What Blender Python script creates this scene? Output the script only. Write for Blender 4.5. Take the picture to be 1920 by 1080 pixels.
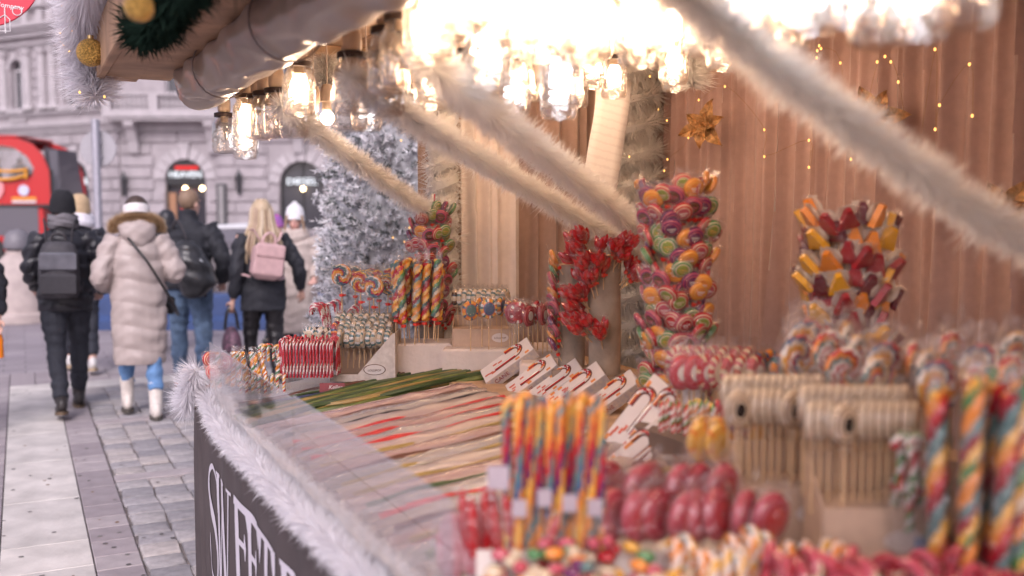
import bpy, math, random
import numpy as np
from mathutils import Vector, Matrix
from mathutils.geometry import tessellate_polygon
random.seed(7); rng = np.random.default_rng(11)
for o in list(bpy.data.objects): bpy.data.objects.remove(o)
S = bpy.context.scene; COL = S.collection
R = math.radians; PI = math.pi
# ---------------------------------------------------------------- camera
YAW = 26.24; PIT = 4.288
cam = bpy.data.cameras.new('camera'); cam.lens = 35; cam.sensor_width = 36; cam.clip_start = .02; cam.clip_end = 600
camo = bpy.data.objects.new('camera', cam); COL.objects.link(camo)
camo.location = (0, 0, 1.65); camo.rotation_euler = (R(90 - PIT), 0, R(-YAW))
cam.dof.use_dof = True; cam.dof.focus_distance = 4.0; cam.dof.aperture_fstop = 1.5
S.camera = camo
# ---------------------------------------------------------------- world: bright overcast winter afternoon
W = bpy.data.worlds.new('World'); S.world = W; W.use_nodes = True
nt = W.node_tree; bg = nt.nodes['Background']
sky = nt.nodes.new('ShaderNodeTexSky'); sky.sky_type = 'NISHITA'; sky.sun_disc = False
sky.sun_elevation = R(38); sky.sun_rotation = R(215); sky.air_density = 1.0; sky.dust_density = 4.0; sky.ozone_density = 1.0
hs = nt.nodes.new('ShaderNodeHueSaturation'); hs.inputs['Saturation'].default_value = .38
mx = nt.nodes.new('ShaderNodeMixRGB'); mx.blend_type = 'MULTIPLY'; mx.inputs[0].default_value = 1; mx.inputs[2].default_value = (1.0, .93, 1.06, 1)
nt.links.new(sky.outputs[0], hs.inputs['Color']); nt.links.new(hs.outputs[0], mx.inputs[1]); nt.links.new(mx.outputs[0], bg.inputs[0])
bg.inputs[1].default_value = .138
sl = bpy.data.lights.new('sun', 'SUN'); sl.energy = .95; sl.angle = R(14); sl.color = (1, .95, .93)
so = bpy.data.objects.new('sun', sl); COL.objects.link(so); so.rotation_euler = (R(48), R(-12), R(-15))
# ---------------------------------------------------------------- exposure / render
S.view_settings.view_transform = 'Standard'; S.view_settings.look = 'None'; S.view_settings.exposure = 0.52; S.view_settings.gamma = 1
S.render.engine = 'CYCLES'; cy = S.cycles
cy.use_denoising = True; cy.max_bounces = 5; cy.diffuse_bounces = 3; cy.glossy_bounces = 3; cy.transmission_bounces = 4
cy.transparent_max_bounces = 16; cy.sample_clamp_indirect = 4; cy.caustics_reflective = False; cy.caustics_refractive = False
cy.use_light_tree = True; cy.use_adaptive_sampling = True; cy.adaptive_threshold = .025
# ---------------------------------------------------------------- materials
MATS = {}
def mat(name, col, rough=.6, metal=0, var=.12, vscale=30, bump=0, bscale=60, spec=.5, emit=None, es=0, trans=0, col2=None, sheen=0, coat=0):
    if name in MATS: return MATS[name]
    m = bpy.data.materials.new(name); m.use_nodes = True; t = m.node_tree; b = t.nodes['Principled BSDF']
    b.inputs['Roughness'].default_value = rough; b.inputs['Metallic'].default_value = metal
    b.inputs['Specular IOR Level'].default_value = spec; b.inputs['Coat Weight'].default_value = coat
    b.inputs['Sheen Weight'].default_value = sheen
    c = (*col, 1)
    tc = t.nodes.new('ShaderNodeTexCoord')
    if var or col2:
        n = t.nodes.new('ShaderNodeTexNoise'); n.inputs['Scale'].default_value = vscale; n.inputs['Detail'].default_value = 5
        t.links.new(tc.outputs['Object'], n.inputs['Vector'])
        r = t.nodes.new('ShaderNodeValToRGB'); r.color_ramp.elements[0].position = .3; r.color_ramp.elements[1].position = .7
        c2 = col2 or tuple(min(1, x * (1 + var)) for x in col); c1 = col if col2 else tuple(x * (1 - var) for x in col)
        r.color_ramp.elements[0].color = (*c1, 1); r.color_ramp.elements[1].color = (*c2, 1)
        t.links.new(n.outputs['Fac'], r.inputs[0]); t.links.new(r.outputs[0], b.inputs['Base Color'])
    else: b.inputs['Base Color'].default_value = c
    if bump:
        n2 = t.nodes.new('ShaderNodeTexNoise'); n2.inputs['Scale'].default_value = bscale; n2.inputs['Detail'].default_value = 6
        t.links.new(tc.outputs['Object'], n2.inputs['Vector'])
        bp = t.nodes.new('ShaderNodeBump'); bp.inputs['Strength'].default_value = bump; bp.inputs['Distance'].default_value = .01
        t.links.new(n2.outputs['Fac'], bp.inputs['Height']); t.links.new(bp.outputs[0], b.inputs['Normal'])
    if emit: b.inputs['Emission Color'].default_value = (*emit, 1); b.inputs['Emission Strength'].default_value = es
    if trans: b.inputs['Transmission Weight'].default_value = trans
    MATS[name] = m; return m
def film(name, tint=(1, 1, 1), gloss=.12, rough=.12, haze=.04, bump=.6, bscale=40, edge=.5, dif=(.85, .85, .85)):
    """thin clear plastic or glass: transparent sheet with a Fresnel gloss and a little milky haze"""
    if name in MATS: return MATS[name]
    m = bpy.data.materials.new(name); m.use_nodes = True; t = m.node_tree; t.nodes.clear()
    o = t.nodes.new('ShaderNodeOutputMaterial'); tr = t.nodes.new('ShaderNodeBsdfTransparent'); tr.inputs[0].default_value = (*tint, 1)
    g = t.nodes.new('ShaderNodeBsdfGlossy'); g.inputs['Roughness'].default_value = rough; g.inputs[0].default_value = (1, 1, 1, 1)
    d = t.nodes.new('ShaderNodeBsdfDiffuse'); d.inputs[0].default_value = (*dif, 1)
    lw = t.nodes.new('ShaderNodeLayerWeight'); lw.inputs[0].default_value = .35
    mr = t.nodes.new('ShaderNodeMapRange'); mr.inputs['To Min'].default_value = gloss; mr.inputs['To Max'].default_value = edge
    t.links.new(lw.outputs['Facing'], mr.inputs[0])
    m1 = t.nodes.new('ShaderNodeMixShader'); m1.inputs[0].default_value = haze
    m2 = t.nodes.new('ShaderNodeMixShader')
    t.links.new(tr.outputs[0], m1.inputs[1]); t.links.new(d.outputs[0], m1.inputs[2])
    t.links.new(mr.outputs[0], m2.inputs[0]); t.links.new(m1.outputs[0], m2.inputs[1]); t.links.new(g.outputs[0], m2.inputs[2])
    if bump:
        n = t.nodes.new('ShaderNodeTexNoise'); n.inputs['Scale'].default_value = bscale; tc = t.nodes.new('ShaderNodeTexCoord')
        t.links.new(tc.outputs['Object'], n.inputs['Vector']); bp = t.nodes.new('ShaderNodeBump'); bp.inputs['Strength'].default_value = bump; bp.inputs['Distance'].default_value = .02
        t.links.new(n.outputs['Fac'], bp.inputs['Height']); t.links.new(bp.outputs[0], g.inputs['Normal'])
    t.links.new(m2.outputs[0], o.inputs[0]); MATS[name] = m; return m
def fur_mat(name, col, tl=.35):
    if name in MATS: return MATS[name]
    m = bpy.data.materials.new(name); m.use_nodes = True; t = m.node_tree; t.nodes.clear()
    o = t.nodes.new('ShaderNodeOutputMaterial'); a = t.nodes.new('ShaderNodeBsdfDiffuse'); b = t.nodes.new('ShaderNodeBsdfTranslucent')
    g = t.nodes.new('ShaderNodeBsdfGlossy'); g.inputs['Roughness'].default_value = .35; g.inputs[0].default_value = (*col, 1)
    a.inputs[0].default_value = (*col, 1); b.inputs[0].default_value = (*col, 1)
    x = t.nodes.new('ShaderNodeMixShader'); x.inputs[0].default_value = tl; y = t.nodes.new('ShaderNodeMixShader'); y.inputs[0].default_value = .08
    t.links.new(a.outputs[0], x.inputs[1]); t.links.new(b.outputs[0], x.inputs[2]); t.links.new(x.outputs[0], y.inputs[1]); t.links.new(g.outputs[0], y.inputs[2])
    t.links.new(y.outputs[0], o.inputs[0]); MATS[name] = m; return m
def emis(name, col, s):
    if name in MATS: return MATS[name]
    m = bpy.data.materials.new(name); m.use_nodes = True; t = m.node_tree; t.nodes.clear()
    o = t.nodes.new('ShaderNodeOutputMaterial'); e = t.nodes.new('ShaderNodeEmission'); e.inputs[0].default_value = (*col, 1); e.inputs[1].default_value = s
    t.links.new(e.outputs[0], o.inputs[0]); MATS[name] = m; return m
# ---------------------------------------------------------------- mesh helpers
def T(x, y, z): return Matrix.Translation((x, y, z))
def RZ(a): return Matrix.Rotation(a, 4, 'Z')
def RX(a): return Matrix.Rotation(a, 4, 'X')
def RY(a): return Matrix.Rotation(a, 4, 'Y')
class MB:
    def __init__(s): s.v = []; s.f = []; s.m = []
    def add(s, vs, fs, m=0, M=None):
        n = len(s.v)
        for p in vs:
            p = Vector(p)
            s.v.append(tuple(M @ p) if M else tuple(p))
        for k, f in enumerate(fs):
            s.f.append([i + n for i in f]); s.m.append(m[k] if isinstance(m, list) else m)
        return s
    def box(s, c, d, m=0, M=None, bev=0):
        x, y, z = (q / 2 for q in d); cx, cy_, cz = c
        if bev:
            vs = []; b = min(bev, x, y, z)
            for sz, k in ((-z, 0), (-z + b, 1), (z - b, 1), (z, 0)):
                e = 0 if k else b
                for (sx, sy) in ((-1, -1), (1, -1), (1, 1), (-1, 1)):
                    vs.append((cx + sx * (x - e), cy_ + sy * (y - e), cz + sz))
            fs = [[3, 2, 1, 0], [12, 13, 14, 15]]
            for i in range(3):
                for j in range(4): a = i * 4 + j; b2 = i * 4 + (j + 1) % 4; fs.append([a, b2, b2 + 4, a + 4])
            return s.add(vs, fs, m, M)
        vs = [(cx + i * x, cy_ + j * y, cz + k * z) for k in (-1, 1) for (i, j) in ((-1, -1), (1, -1), (1, 1), (-1, 1))]
        return s.add(vs, [[3, 2, 1, 0], [4, 5, 6, 7], [0, 1, 5, 4], [1, 2, 6, 5], [2, 3, 7, 6], [3, 0, 4, 7]], m, M)
    def b2(s, p, q, m=0, M=None, bev=0): return s.box([(a + b) / 2 for a, b in zip(p, q)], [abs(b - a) for a, b in zip(p, q)], m, M, bev)
    def tube(s, path, rad, n=8, m=0, M=None, pat=None, tw=0, caps=True, lobes=0, la=0, flat=1.0):
        P = [Vector(p) for p in path]; k = len(P)
        rad = rad if hasattr(rad, '__len__') else [rad] * k
        vs = []; fs = []; ms = []; t0 = None; nrm = None
        for i in range(k):
            t = (P[min(i + 1, k - 1)] - P[max(i - 1, 0)]).normalized()
            if nrm is None:
                a = Vector((0, 0, 1)) if abs(t.z) < .9 else Vector((1, 0, 0)); nrm = t.cross(a).normalized()
            else:
                nrm = (nrm - t * nrm.dot(t));  nrm = nrm.normalized() if nrm.length > 1e-6 else t.orthogonal().normalized()
            bi = t.cross(nrm)
            for j in range(n):
                th = 2 * PI * j / n; r = rad[i]
                if lobes: r *= 1 + la * math.cos(lobes * (th - tw * i))
                vs.append(P[i] + nrm * (math.cos(th) * r) + bi * (math.sin(th) * r * flat))
        for i in range(k - 1):
            for j in range(n):
                fs.append([i * n + j, i * n + (j + 1) % n, (i + 1) * n + (j + 1) % n, (i + 1) * n + j])
                if pat: ms.append(pat[int(math.floor((j / n - tw * i / (2 * PI)) * len(pat) * 1.0 + 1e-6)) % len(pat)])
                else: ms.append(m)
        if caps:
            fs.append(list(range(n - 1, -1, -1))); ms.append(pat[0] if pat else m)
            fs.append([(k - 1) * n + j for j in range(n)]); ms.append(pat[0] if pat else m)
        return s.add(vs, fs, ms, M)
    def lathe(s, prof, n=16, m=0, M=None, pat=None, jit=0):
        """prof: (radius, z[, material]); revolved round z"""
        vs = []; fs = []; ms = []
        for i, p in enumerate(prof):
            for j in range(n):
                th = 2 * PI * j / n; r = p[0] * (1 + (random.uniform(-jit, jit) if jit else 0))
                vs.append((r * math.cos(th), r * math.sin(th), p[1]))
        for i in range(len(prof) - 1):
            mm = prof[i][2] if len(prof[i]) > 2 else m
            for j in range(n):
                fs.append([i * n + j, i * n + (j + 1) % n, (i + 1) * n + (j + 1) % n, (i + 1) * n + j])
                ms.append(pat[j % len(pat)] if (pat and mm == -1) else (mm if mm >= 0 else 0))
        return s.add(vs, fs, ms, M)
    def ell(s, c, r, n=12, k=8, m=0, M=None):
        prof = [(max(1e-4, math.sin(PI * i / k)), -math.cos(PI * i / k)) for i in range(k + 1)]
        A = T(*c) @ Matrix.Diagonal((r[0], r[1], r[2], 1))
        return s.lathe(prof, n, m, (M @ A) if M else A)
    def prism(s, pts, y0, y1, m=0, M=None):
        """polygon in xz extruded along y"""
        n = len(pts); vs = [(x, y0, z) for x, z in pts] + [(x, y1, z) for x, z in pts]
        fs = [list(range(n)), list(range(2 * n - 1, n - 1, -1))] + [[i, i + n, (i + 1) % n + n, (i + 1) % n] for i in range(n)]
        return s.add(vs, fs, m, M)
    def mesh(s, name, mats, smooth=True):
        me = bpy.data.meshes.new(name); me.from_pydata(s.v, [], s.f)
        for mt in (mats if isinstance(mats, (list, tuple)) else [mats]): me.materials.append(mt)
        if len(me.polygons):
            me.polygons.foreach_set('material_index', s.m)
            if smooth: me.polygons.foreach_set('use_smooth', [True] * len(me.polygons)); sharp(me)
        me.update(); return me
def sharp(me, ang=38):
    try: me.set_sharp_from_angle(angle=R(ang))
    except Exception: pass
def tri_mesh(name, V, m, mi=None):
    """V: (n,3,3) loose triangles"""
    n = len(V); me = bpy.data.meshes.new(name); me.vertices.add(n * 3); me.vertices.foreach_set('co', V.reshape(-1).astype(np.float32))
    me.loops.add(n * 3); me.loops.foreach_set('vertex_index', np.arange(n * 3, dtype=np.int32))
    me.polygons.add(n); me.polygons.foreach_set('loop_start', np.arange(0, n * 3, 3, dtype=np.int32))
    for x in (m if isinstance(m, (list, tuple)) else [m]): me.materials.append(x)
    if mi is not None: me.polygons.foreach_set('material_index', mi.astype(np.int32))
    me.update(calc_edges=True); me.validate(); return me
def link(name, me, parent=None, M=None):
    o = bpy.data.objects.new(name, me); COL.objects.link(o)
    if parent: o.parent = parent
    if M is not None: o.matrix_local = M
    return o
def thing(name, label, cat, parts, M=None, group=None, kind=None):
    """parts: one mesh, or a list of (name, mesh, [subparts], [matrix]) under an Empty"""
    if isinstance(parts, list):
        o = link(name, None)
        if M is not None: o.matrix_world = M
        for p in parts:
            c = link(p[0], p[1], o, p[3] if len(p) > 3 else None)
            if len(p) > 2 and p[2]:
                for q in p[2]: link(q[0], q[1], c, q[2] if len(q) > 2 else None)
    else:
        o = link(name, parts)
        if M is not None: o.matrix_world = M
    if label: o['label'] = label
    if cat: o['category'] = cat
    if group: o['group'] = group
    if kind: o['kind'] = kind
    return o
def structure(name, me, label=None):
    o = link(name, me); o['kind'] = 'structure'
    if label: o['label'] = label
    return o
def lerp(a, b, t): return a + (b - a) * t
def bez(pts, n):
    """smooth polyline (Catmull-Rom) through pts"""
    P = [Vector(p) for p in pts]; out = []
    Q = [P[0] * 2 - P[1]] + P + [P[-1] * 2 - P[-2]]
    for i in range(1, len(Q) - 2):
        for k in range(n):
            t = k / n; a, b, c, d = Q[i - 1], Q[i], Q[i + 1], Q[i + 2]
            out.append(.5 * ((2 * b) + (c - a) * t + (2 * a - 5 * b + 4 * c - d) * t * t + (3 * b - a - 3 * c + d) * t ** 3))
    out.append(P[-1]); return out
def text_mesh(name, s, size, m, depth=.001, align='CENTER', shear=0, sx=1.0):
    cu = bpy.data.curves.new(name, 'FONT'); cu.body = s; cu.size = size; cu.extrude = depth; cu.align_x = align; cu.align_y = 'CENTER'; cu.shear = shear; cu.resolution_u = 3
    o = bpy.data.objects.new(name, cu); COL.objects.link(o)
    me = bpy.data.meshes.new_from_object(o.evaluated_get(bpy.context.evaluated_depsgraph_get()))
    bpy.data.objects.remove(o); bpy.data.curves.remove(cu)
    me.materials.clear(); me.materials.append(m); me.name = name
    if sx != 1: me.transform(Matrix.Diagonal((sx, 1, 1, 1)))
    return me
def fur_mesh(name, path, rad, n, m, width=.0022, core=.12, jit=.4, squash=1, mi_p=None):
    """loose tinsel or fur strands round a path; rad number or list per path point"""
    P = np.array([tuple(p) for p in path], float); seg = np.linalg.norm(np.diff(P, axis=0), axis=1); cum = np.concatenate([[0], np.cumsum(seg)])
    rr = np.array(rad if hasattr(rad, '__len__') else [rad] * len(P), float)
    t = rng.uniform(0, cum[-1], n); pos = np.stack([np.interp(t, cum, P[:, i]) for i in range(3)], 1); r = np.interp(t, cum, rr)
    e = cum[-1] * .004 + .004
    tan = np.stack([np.interp(np.minimum(t + e, cum[-1]), cum, P[:, i]) - np.interp(np.maximum(t - e, 0), cum, P[:, i]) for i in range(3)], 1)
    tan /= np.linalg.norm(tan, axis=1, keepdims=True) + 1e-9
    rnd = rng.normal(size=(n, 3)); rad_d = rnd - tan * np.sum(rnd * tan, 1, keepdims=True); rad_d /= np.linalg.norm(rad_d, axis=1, keepdims=True) + 1e-9
    d = rad_d + tan * rng.uniform(-jit, jit, (n, 1)); d /= np.linalg.norm(d, axis=1, keepdims=True)
    L = r * np.where(rng.uniform(size=n) < .3, rng.uniform(.35, .8, n), rng.uniform(.8, 1.15, n)) * np.where(rng.uniform(size=n) < .06, 1.25, 1) * (1 + .1 * np.sin(t * 37) + .07 * np.sin(t * 91))
    side = np.cross(d, rng.normal(size=(n, 3))); side /= np.linalg.norm(side, axis=1, keepdims=True) + 1e-9
    b = pos + rad_d * (r * core)[:, None]; w = width * rng.uniform(.6, 1.3, (n, 1))
    V = np.stack([b - side * w, b + side * w, pos + d * L[:, None]], 1)
    if squash != 1: V[:, :, 2] *= squash
    return tri_mesh(name, V, m)
def garland(name, label, path, rad, dens, group=None, m=None, mcore=None, width=.0022, cat='garland', extra=None, cf=.16):
    m = m or fur_mat('tinsel_white', (.86, .84, .82)); L = sum((Vector(path[i + 1]) - Vector(path[i])).length for i in range(len(path) - 1))
    mb = MB(); mb.tube(path, (rad if not hasattr(rad, '__len__') else max(rad)) * cf, 7)
    core = mb.mesh('wire_core', mcore or m); f = fur_mesh('tinsel', path, rad, int(L * dens), m, width)
    o = thing(name, label, cat, [('wire_core', core)], group=group)
    c = link('tinsel', f, o); c['kind'] = 'stuff'
    for e in (extra or []): link(e[0], e[1], o, e[2] if len(e) > 2 else None)
    return o
_rm = {}
def remesh(mb, voxel, smooth=3, name='m', mats=None, quilt=None, post=None):
    """fuse overlapping lofts into one continuous skin"""
    me = mb.mesh(name, []); o = bpy.data.objects.new('tmp', me); COL.objects.link(o)
    a = o.modifiers.new('r', 'REMESH'); a.mode = 'VOXEL'; a.voxel_size = voxel; a.use_smooth_shade = True
    if smooth: b = o.modifiers.new('s', 'SMOOTH'); b.iterations = smooth; b.factor = .5
    out = bpy.data.meshes.new_from_object(o.evaluated_get(bpy.context.evaluated_depsgraph_get()))
    bpy.data.objects.remove(o); bpy.data.meshes.remove(me); out.name = name
    n = len(out.vertices); co = np.empty(n * 3, np.float32); out.vertices.foreach_get('co', co); co = co.reshape(-1, 3)
    if quilt:
        nn = np.empty(n * 3, np.float32); out.vertex_normals.foreach_get('vector', nn); nn = nn.reshape(-1, 3)
        co += nn * quilt(co)[:, None]
        out.vertices.foreach_set('co', co.reshape(-1))
    out.materials.clear()
    for x in (mats if isinstance(mats, (list, tuple)) else [mats]): out.materials.append(x)
    out.polygons.foreach_set('use_smooth', [True] * len(out.polygons))
    if post:
        c = np.empty(len(out.polygons) * 3, np.float32); out.polygons.foreach_get('center', c); out.polygons.foreach_set('material_index', post(c.reshape(-1, 3)).astype(np.int32))
    out.update(); return out
# ================================================================ THE STREET
CF = RZ(R(-YAW))                      # street scenery is laid out square to the viewing direction
# ---- ground sheet
def ground_mat():
    m = bpy.data.materials.new('plaza_paving'); m.use_nodes = True; t = m.node_tree; b = t.nodes['Principled BSDF']; b.inputs['Roughness'].default_value = .75
    tc = t.nodes.new('ShaderNodeTexCoord'); br = t.nodes.new('ShaderNodeTexBrick'); br.inputs['Scale'].default_value = 1
    br.inputs['Brick Width'].default_value = .42; br.inputs['Row Height'].default_value = .2; br.inputs['Mortar Size'].default_value = .006
    br.inputs['Color1'].default_value = (.34, .30, .32, 1); br.inputs['Color2'].default_value = (.27, .235, .26, 1); br.inputs['Mortar'].default_value = (.15, .13, .14, 1)
    no = t.nodes.new('ShaderNodeTexNoise'); no.inputs['Scale'].default_value = 1.2; no.inputs['Detail'].default_value = 8
    mi = t.nodes.new('ShaderNodeMixRGB'); mi.blend_type = 'OVERLAY'; mi.inputs[0].default_value = .35
    t.links.new(tc.outputs['Object'], br.inputs['Vector']); t.links.new(tc.outputs['Object'], no.inputs['Vector'])
    t.links.new(br.outputs[0], mi.inputs[1]); t.links.new(no.outputs['Fac'], mi.inputs[2]); t.links.new(mi.outputs[0], b.inputs['Base Color'])
    bp = t.nodes.new('ShaderNodeBump'); bp.inputs['Strength'].default_value = .4; bp.inputs['Distance'].default_value = .01; t.links.new(br.outputs['Fac'], bp.inputs['Height']); bp.invert = True
    t.links.new(bp.outputs[0], b.inputs['Normal']); return m
g = MB(); NX = 24
for (x0, x1, y0, y1) in ((-160, 260, -60, 4.0), (-160, -1.2, 4.0, 11.4), (3.4, 260, 4.0, 11.4), (-160, 260, 11.4, 320)):
    g.add([(x0, y0, -.004), (x1, y0, -.004), (x1, y1, -.004), (x0, y1, -.004)], [[0, 1, 2, 3]])
structure('ground', g.mesh('ground', ground_mat()), 'grey mauve paved square stretching to the street')
road = MB(); road.b2((-60, 17.2, -.3), (60, 36, .004), 0, CF)
structure('road', road.mesh('road', mat('asphalt', (.12, .11, .12), .85, var=.2, vscale=3, bump=.3)), 'grey asphalt road in front of the old building')
# ---- near pavement with its own slabs and setts
bed = MB(); bed.add([(-1.2, 4.0, -.016), (3.4, 4.0, -.016), (3.4, 11.4, -.016), (-1.2, 11.4, -.016)], [[0, 1, 2, 3]])
pav = structure('pavement', bed.mesh('pavement', mat('joint_soil', (.19, .165, .16), .95, var=.4, vscale=14, bump=.6)), 'stone pavement beside the stall with pale strip and setts')
mw = [mat('pale_slab%d' % i, c, .7, var=.22, vscale=4, bump=.25, bscale=30) for i, c in enumerate([(.60, .56, .53), (.56, .525, .50)])]
mg = [mat('mauve_slab%d' % i, c, .75, var=.13, vscale=9, bump=.15, bscale=60) for i, c in enumerate([(.34, .295, .31), (.30, .26, .275), (.38, .335, .345)])]
ms = [mat('sett%d' % i, c, .62, var=.2, vscale=18, bump=.35, bscale=40) for i, c in enumerate([(.33, .31, .325), (.28, .265, .28), (.37, .345, .35), (.42, .38, .37)])]
def slab(name, x0, x1, y0, y1, m, g_=.004, bev=.004, z=0, tilt=0):
    b = MB(); b.box((0, 0, -.02), (x1 - x0 - 2 * g_, y1 - y0 - 2 * g_, .04), 0, None, bev)
    link(name, b.mesh(name, m), pav, T((x0 + x1) / 2, (y0 + y1) / 2, z) @ RX(tilt) @ RY(random.uniform(-1, 1) * abs(tilt)))
ys = [4.0, 4.55, 4.98, 5.39, 6.24, 7.25, 8.2, 9.15, 10.2]
for i in range(len(ys) - 1): slab('pale_slab', -.142, .262, ys[i], ys[i + 1], mw[i % 2], .003, .003)
for k in range(7): slab('pale_slab', -.142 + k * .5, -.142 + (k + 1) * .5, 10.2, 10.58, mw[k % 2], .003)
y = 4.0; 
while y < 10.15:
    l = min(random.choice((.2, .24, .33, .42)), 10.2 - y); l = l if 10.2 - y - l > .1 else 10.2 - y
    slab('mauve_slab', .262, .472, y, y + l, random.choice(mg), .0035); y += l
y = 4.0; k = 0
while y < 11.35:
    for (xa, xb) in ((-.55, -.142), (-1.2, -.55)): slab('mauve_slab', xa, xb, y, min(y + .3, 11.4), random.choice(mg), .003)
    y += .3
for (xa, xb) in ((.472, 1.0), (1.0, 1.55), (1.55, 2.1), (2.1, 2.65), (2.65, 3.4)):
    for (ya, yb) in ((6.5, 6.66), (8.38, 8.52)): slab('mauve_slab', xa, xb, ya, yb, mg[2], .004)
y = 10.58
for r_ in range(4):
    for k in range(16): slab('mauve_slab', -.142 + k * .225, -.142 + (k + 1) * .225, y, y + .205, random.choice(mg), .003)
    y += .205
sett_meshes = []
for k in range(16):
    b = MB(); w, d = random.uniform(.176, .186), random.uniform(.168, .180); e = [random.uniform(-.006, .006) for _ in range(8)]
    vs = []
    for (zz, ins) in ((-.06, 0), (-.012, .0), (-.003, .004), (.002, .016)):
        for q, (sx, sy) in enumerate(((-1, -1), (1, -1), (1, 1), (-1, 1))): vs.append((sx * (w / 2 - ins) + e[q], sy * (d / 2 - ins) + e[q + 4], zz + random.uniform(-.002, .002)))
    fs = [[12, 13, 14, 15]] + [[i * 4 + j, i * 4 + (j + 1) % 4, i * 4 + 4 + (j + 1) % 4, i * 4 + 4 + j] for i in range(3) for j in range(4)]
    b.add(vs, fs); sett_meshes.append(b.mesh('sett', ms[k % 4]))
for (ya, yb) in ((4.05, 6.49), (6.67, 8.37), (8.53, 10.19)):
    n = round((yb - ya) / .184); dy = (yb - ya) / n
    for c in range(7):
        off = random.uniform(-.05, .05)
        for r_ in range(n):
            yy = ya + (r_ + .5) * dy + off * (.0 if r_ in (0, n - 1) else 1)
            link('sett', random.choice(sett_meshes), pav, T(.572 + c * .189 + random.uniform(-.005, .005), yy, random.uniform(-.006, .002)) @ RZ(random.uniform(-.04, .04) + random.choice((0, PI))) @ RX(random.uniform(-.025, .025)))
# trodden gum and small litter on the slabs
gm = [mat('old_gum', (.2, .185, .18), .8), mat('dark_gum', (.11, .10, .10), .8), mat('leaf_scrap', (.2, .11, .05), .8)]; gms = []
for k in range(9):
    b = MB(); n = 9; r0 = random.uniform(.006, .015); pts = [(r0 * random.uniform(.7, 1.25) * math.cos(2 * PI * j / n), r0 * random.uniform(.7, 1.25) * math.sin(2 * PI * j / n), .0005) for j in range(n)]
    b.add(pts + [(0, 0, .0022)], [[j, (j + 1) % n, n] for j in range(n)]); gms.append(b.mesh('gum_spot', gm[k % 3]))
for k in range(90): link('gum_spot', random.choice(gms), pav, T(random.choice((random.uniform(-.14, .26), random.uniform(.26, .47), random.uniform(.5, 1.5))), 4.3 + 6 * random.random() ** 1.6, .0022) @ RZ(random.uniform(0, 6)))
# ---- old corner building
stone = mat('facade_stone', (.36, .325, .34), .85, var=.16, vscale=1.5, bump=.15, bscale=12)
stone2 = mat('facade_trim', (.44, .405, .42), .8, var=.12, vscale=2)
stoneD = mat('facade_dark', (.23, .2, .21), .85, var=.2, vscale=2)
glassd = mat('window_glass', (.05, .05, .06), .08, var=0); frameW = mat('window_frame', (.55, .52, .54), .5)
blackm = mat('black_paint', (.02, .02, .022), .4); redlit = mat('shop_red', (.45, .06, .05), .5)
bld = link('corner_building', None); bld.matrix_world = CF
bld['label'] = 'ornate pale stone corner building with arched shop fronts behind the red bus'; bld['category'] = 'building'
def holeloop(h):
    t0, t1, z0, z1, arch = h
    if not arch: return [(t0, z0), (t1, z0), (t1, z1), (t0, z1)]
    r = (t1 - t0) / 2; c = (t0 + t1) / 2; zs = z1 - r
    return [(t0, z0), (t1, z0)] + [(c + r * math.cos(a), zs + r * math.sin(a)) for a in np.linspace(0, PI, 13)]
def facade(Mx, L, H, holes, deep=.45):
    loops = [[(0, 0), (L, 0), (L, H), (0, H)]] + [holeloop(h) for h in holes]
    allp = [p for l in loops for p in l]
    tris = tessellate_polygon([[Vector((x, z, 0)) for x, z in l] for l in loops])
    w = MB(); w.add([(x, 0, z) for x, z in allp], [list(t) for t in tris])
    for l in loops[1:]:
        n = len(l); w.add([(x, 0, z) for x, z in l] + [(x, deep, z) for x, z in l], [[i, (i + 1) % n, (i + 1) % n + n, i + n] for i in range(n)])
    w.b2((0, .9, 0), (L, 1.0, H))
    link('wall', w.mesh('wall', stone, False), bld, Mx)
    for h in holes:
        t0, t1, z0, z1, arch = h; lp = holeloop(h); c = (t0 + t1) / 2
        p = MB(); p.add([(x, .3, z) for x, z in lp], [list(range(len(lp)))]); pane = p.mesh('pane', glassd, False)
        f = MB(); wd = .07
        f.b2((t0, .2, z0), (t0 + wd, .32, z1 - ((t1 - t0) / 2 if arch else 0))); f.b2((t1 - wd, .2, z0), (t1, .32, z1 - ((t1 - t0) / 2 if arch else 0)))
        f.b2((c - .04, .2, z0), (c + .04, .31, z1 - .02)); f.b2((t0 + wd, .2, z0), (t1 - wd, .31, z0 + wd))
        zs = z1 - (t1 - t0) / 2 if arch else z0 + (z1 - z0) * .7
        f.b2((t0 + wd, .205, zs - .06), (t1 - wd, .315, zs + .03))
        shop = z0 < 2
        wo = link('window', f.mesh('window', blackm if shop else frameW, False), bld, Mx); link('pane', pane, wo)
        if not shop:
            s = MB(); s.b2((t0 - .25, -.22, z0 - .18), (t1 + .25, .1, z0)); link('sill', s.mesh('sill', stone2, False), wo)
        tr = MB()
        if arch:
            r0 = (t1 - t0) / 2
            for i in range(9):
                a0, a1 = PI * i / 9 + .02, PI * (i + 1) / 9 - .02; dd = .16 if i == 4 else .09; r1 = r0 + (.62 if i == 4 else .42) * (1.2 if shop else .55)
                pts = [(c + q * math.cos(a), zs + q * math.sin(a)) for q, a in ((r0, a0), (r1, a0), (r1, a1), (r0, a1))]
                tr2 = MB(); tr2.prism(pts, -dd, .05); link('arch_stone', tr2.mesh('arch_stone', stone2, False), wo)
        else:
            tr.b2((t0 - .2, -.1, z0), (t0, .1, z1)); tr.b2((t1, -.1, z0), (t1 + .2, .1, z1)); tr.b2((t0 - .3, -.2, z1), (t1 + .3, .1, z1 + .25)); link('surround', tr.mesh('surround', stone2, False), wo)
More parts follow.
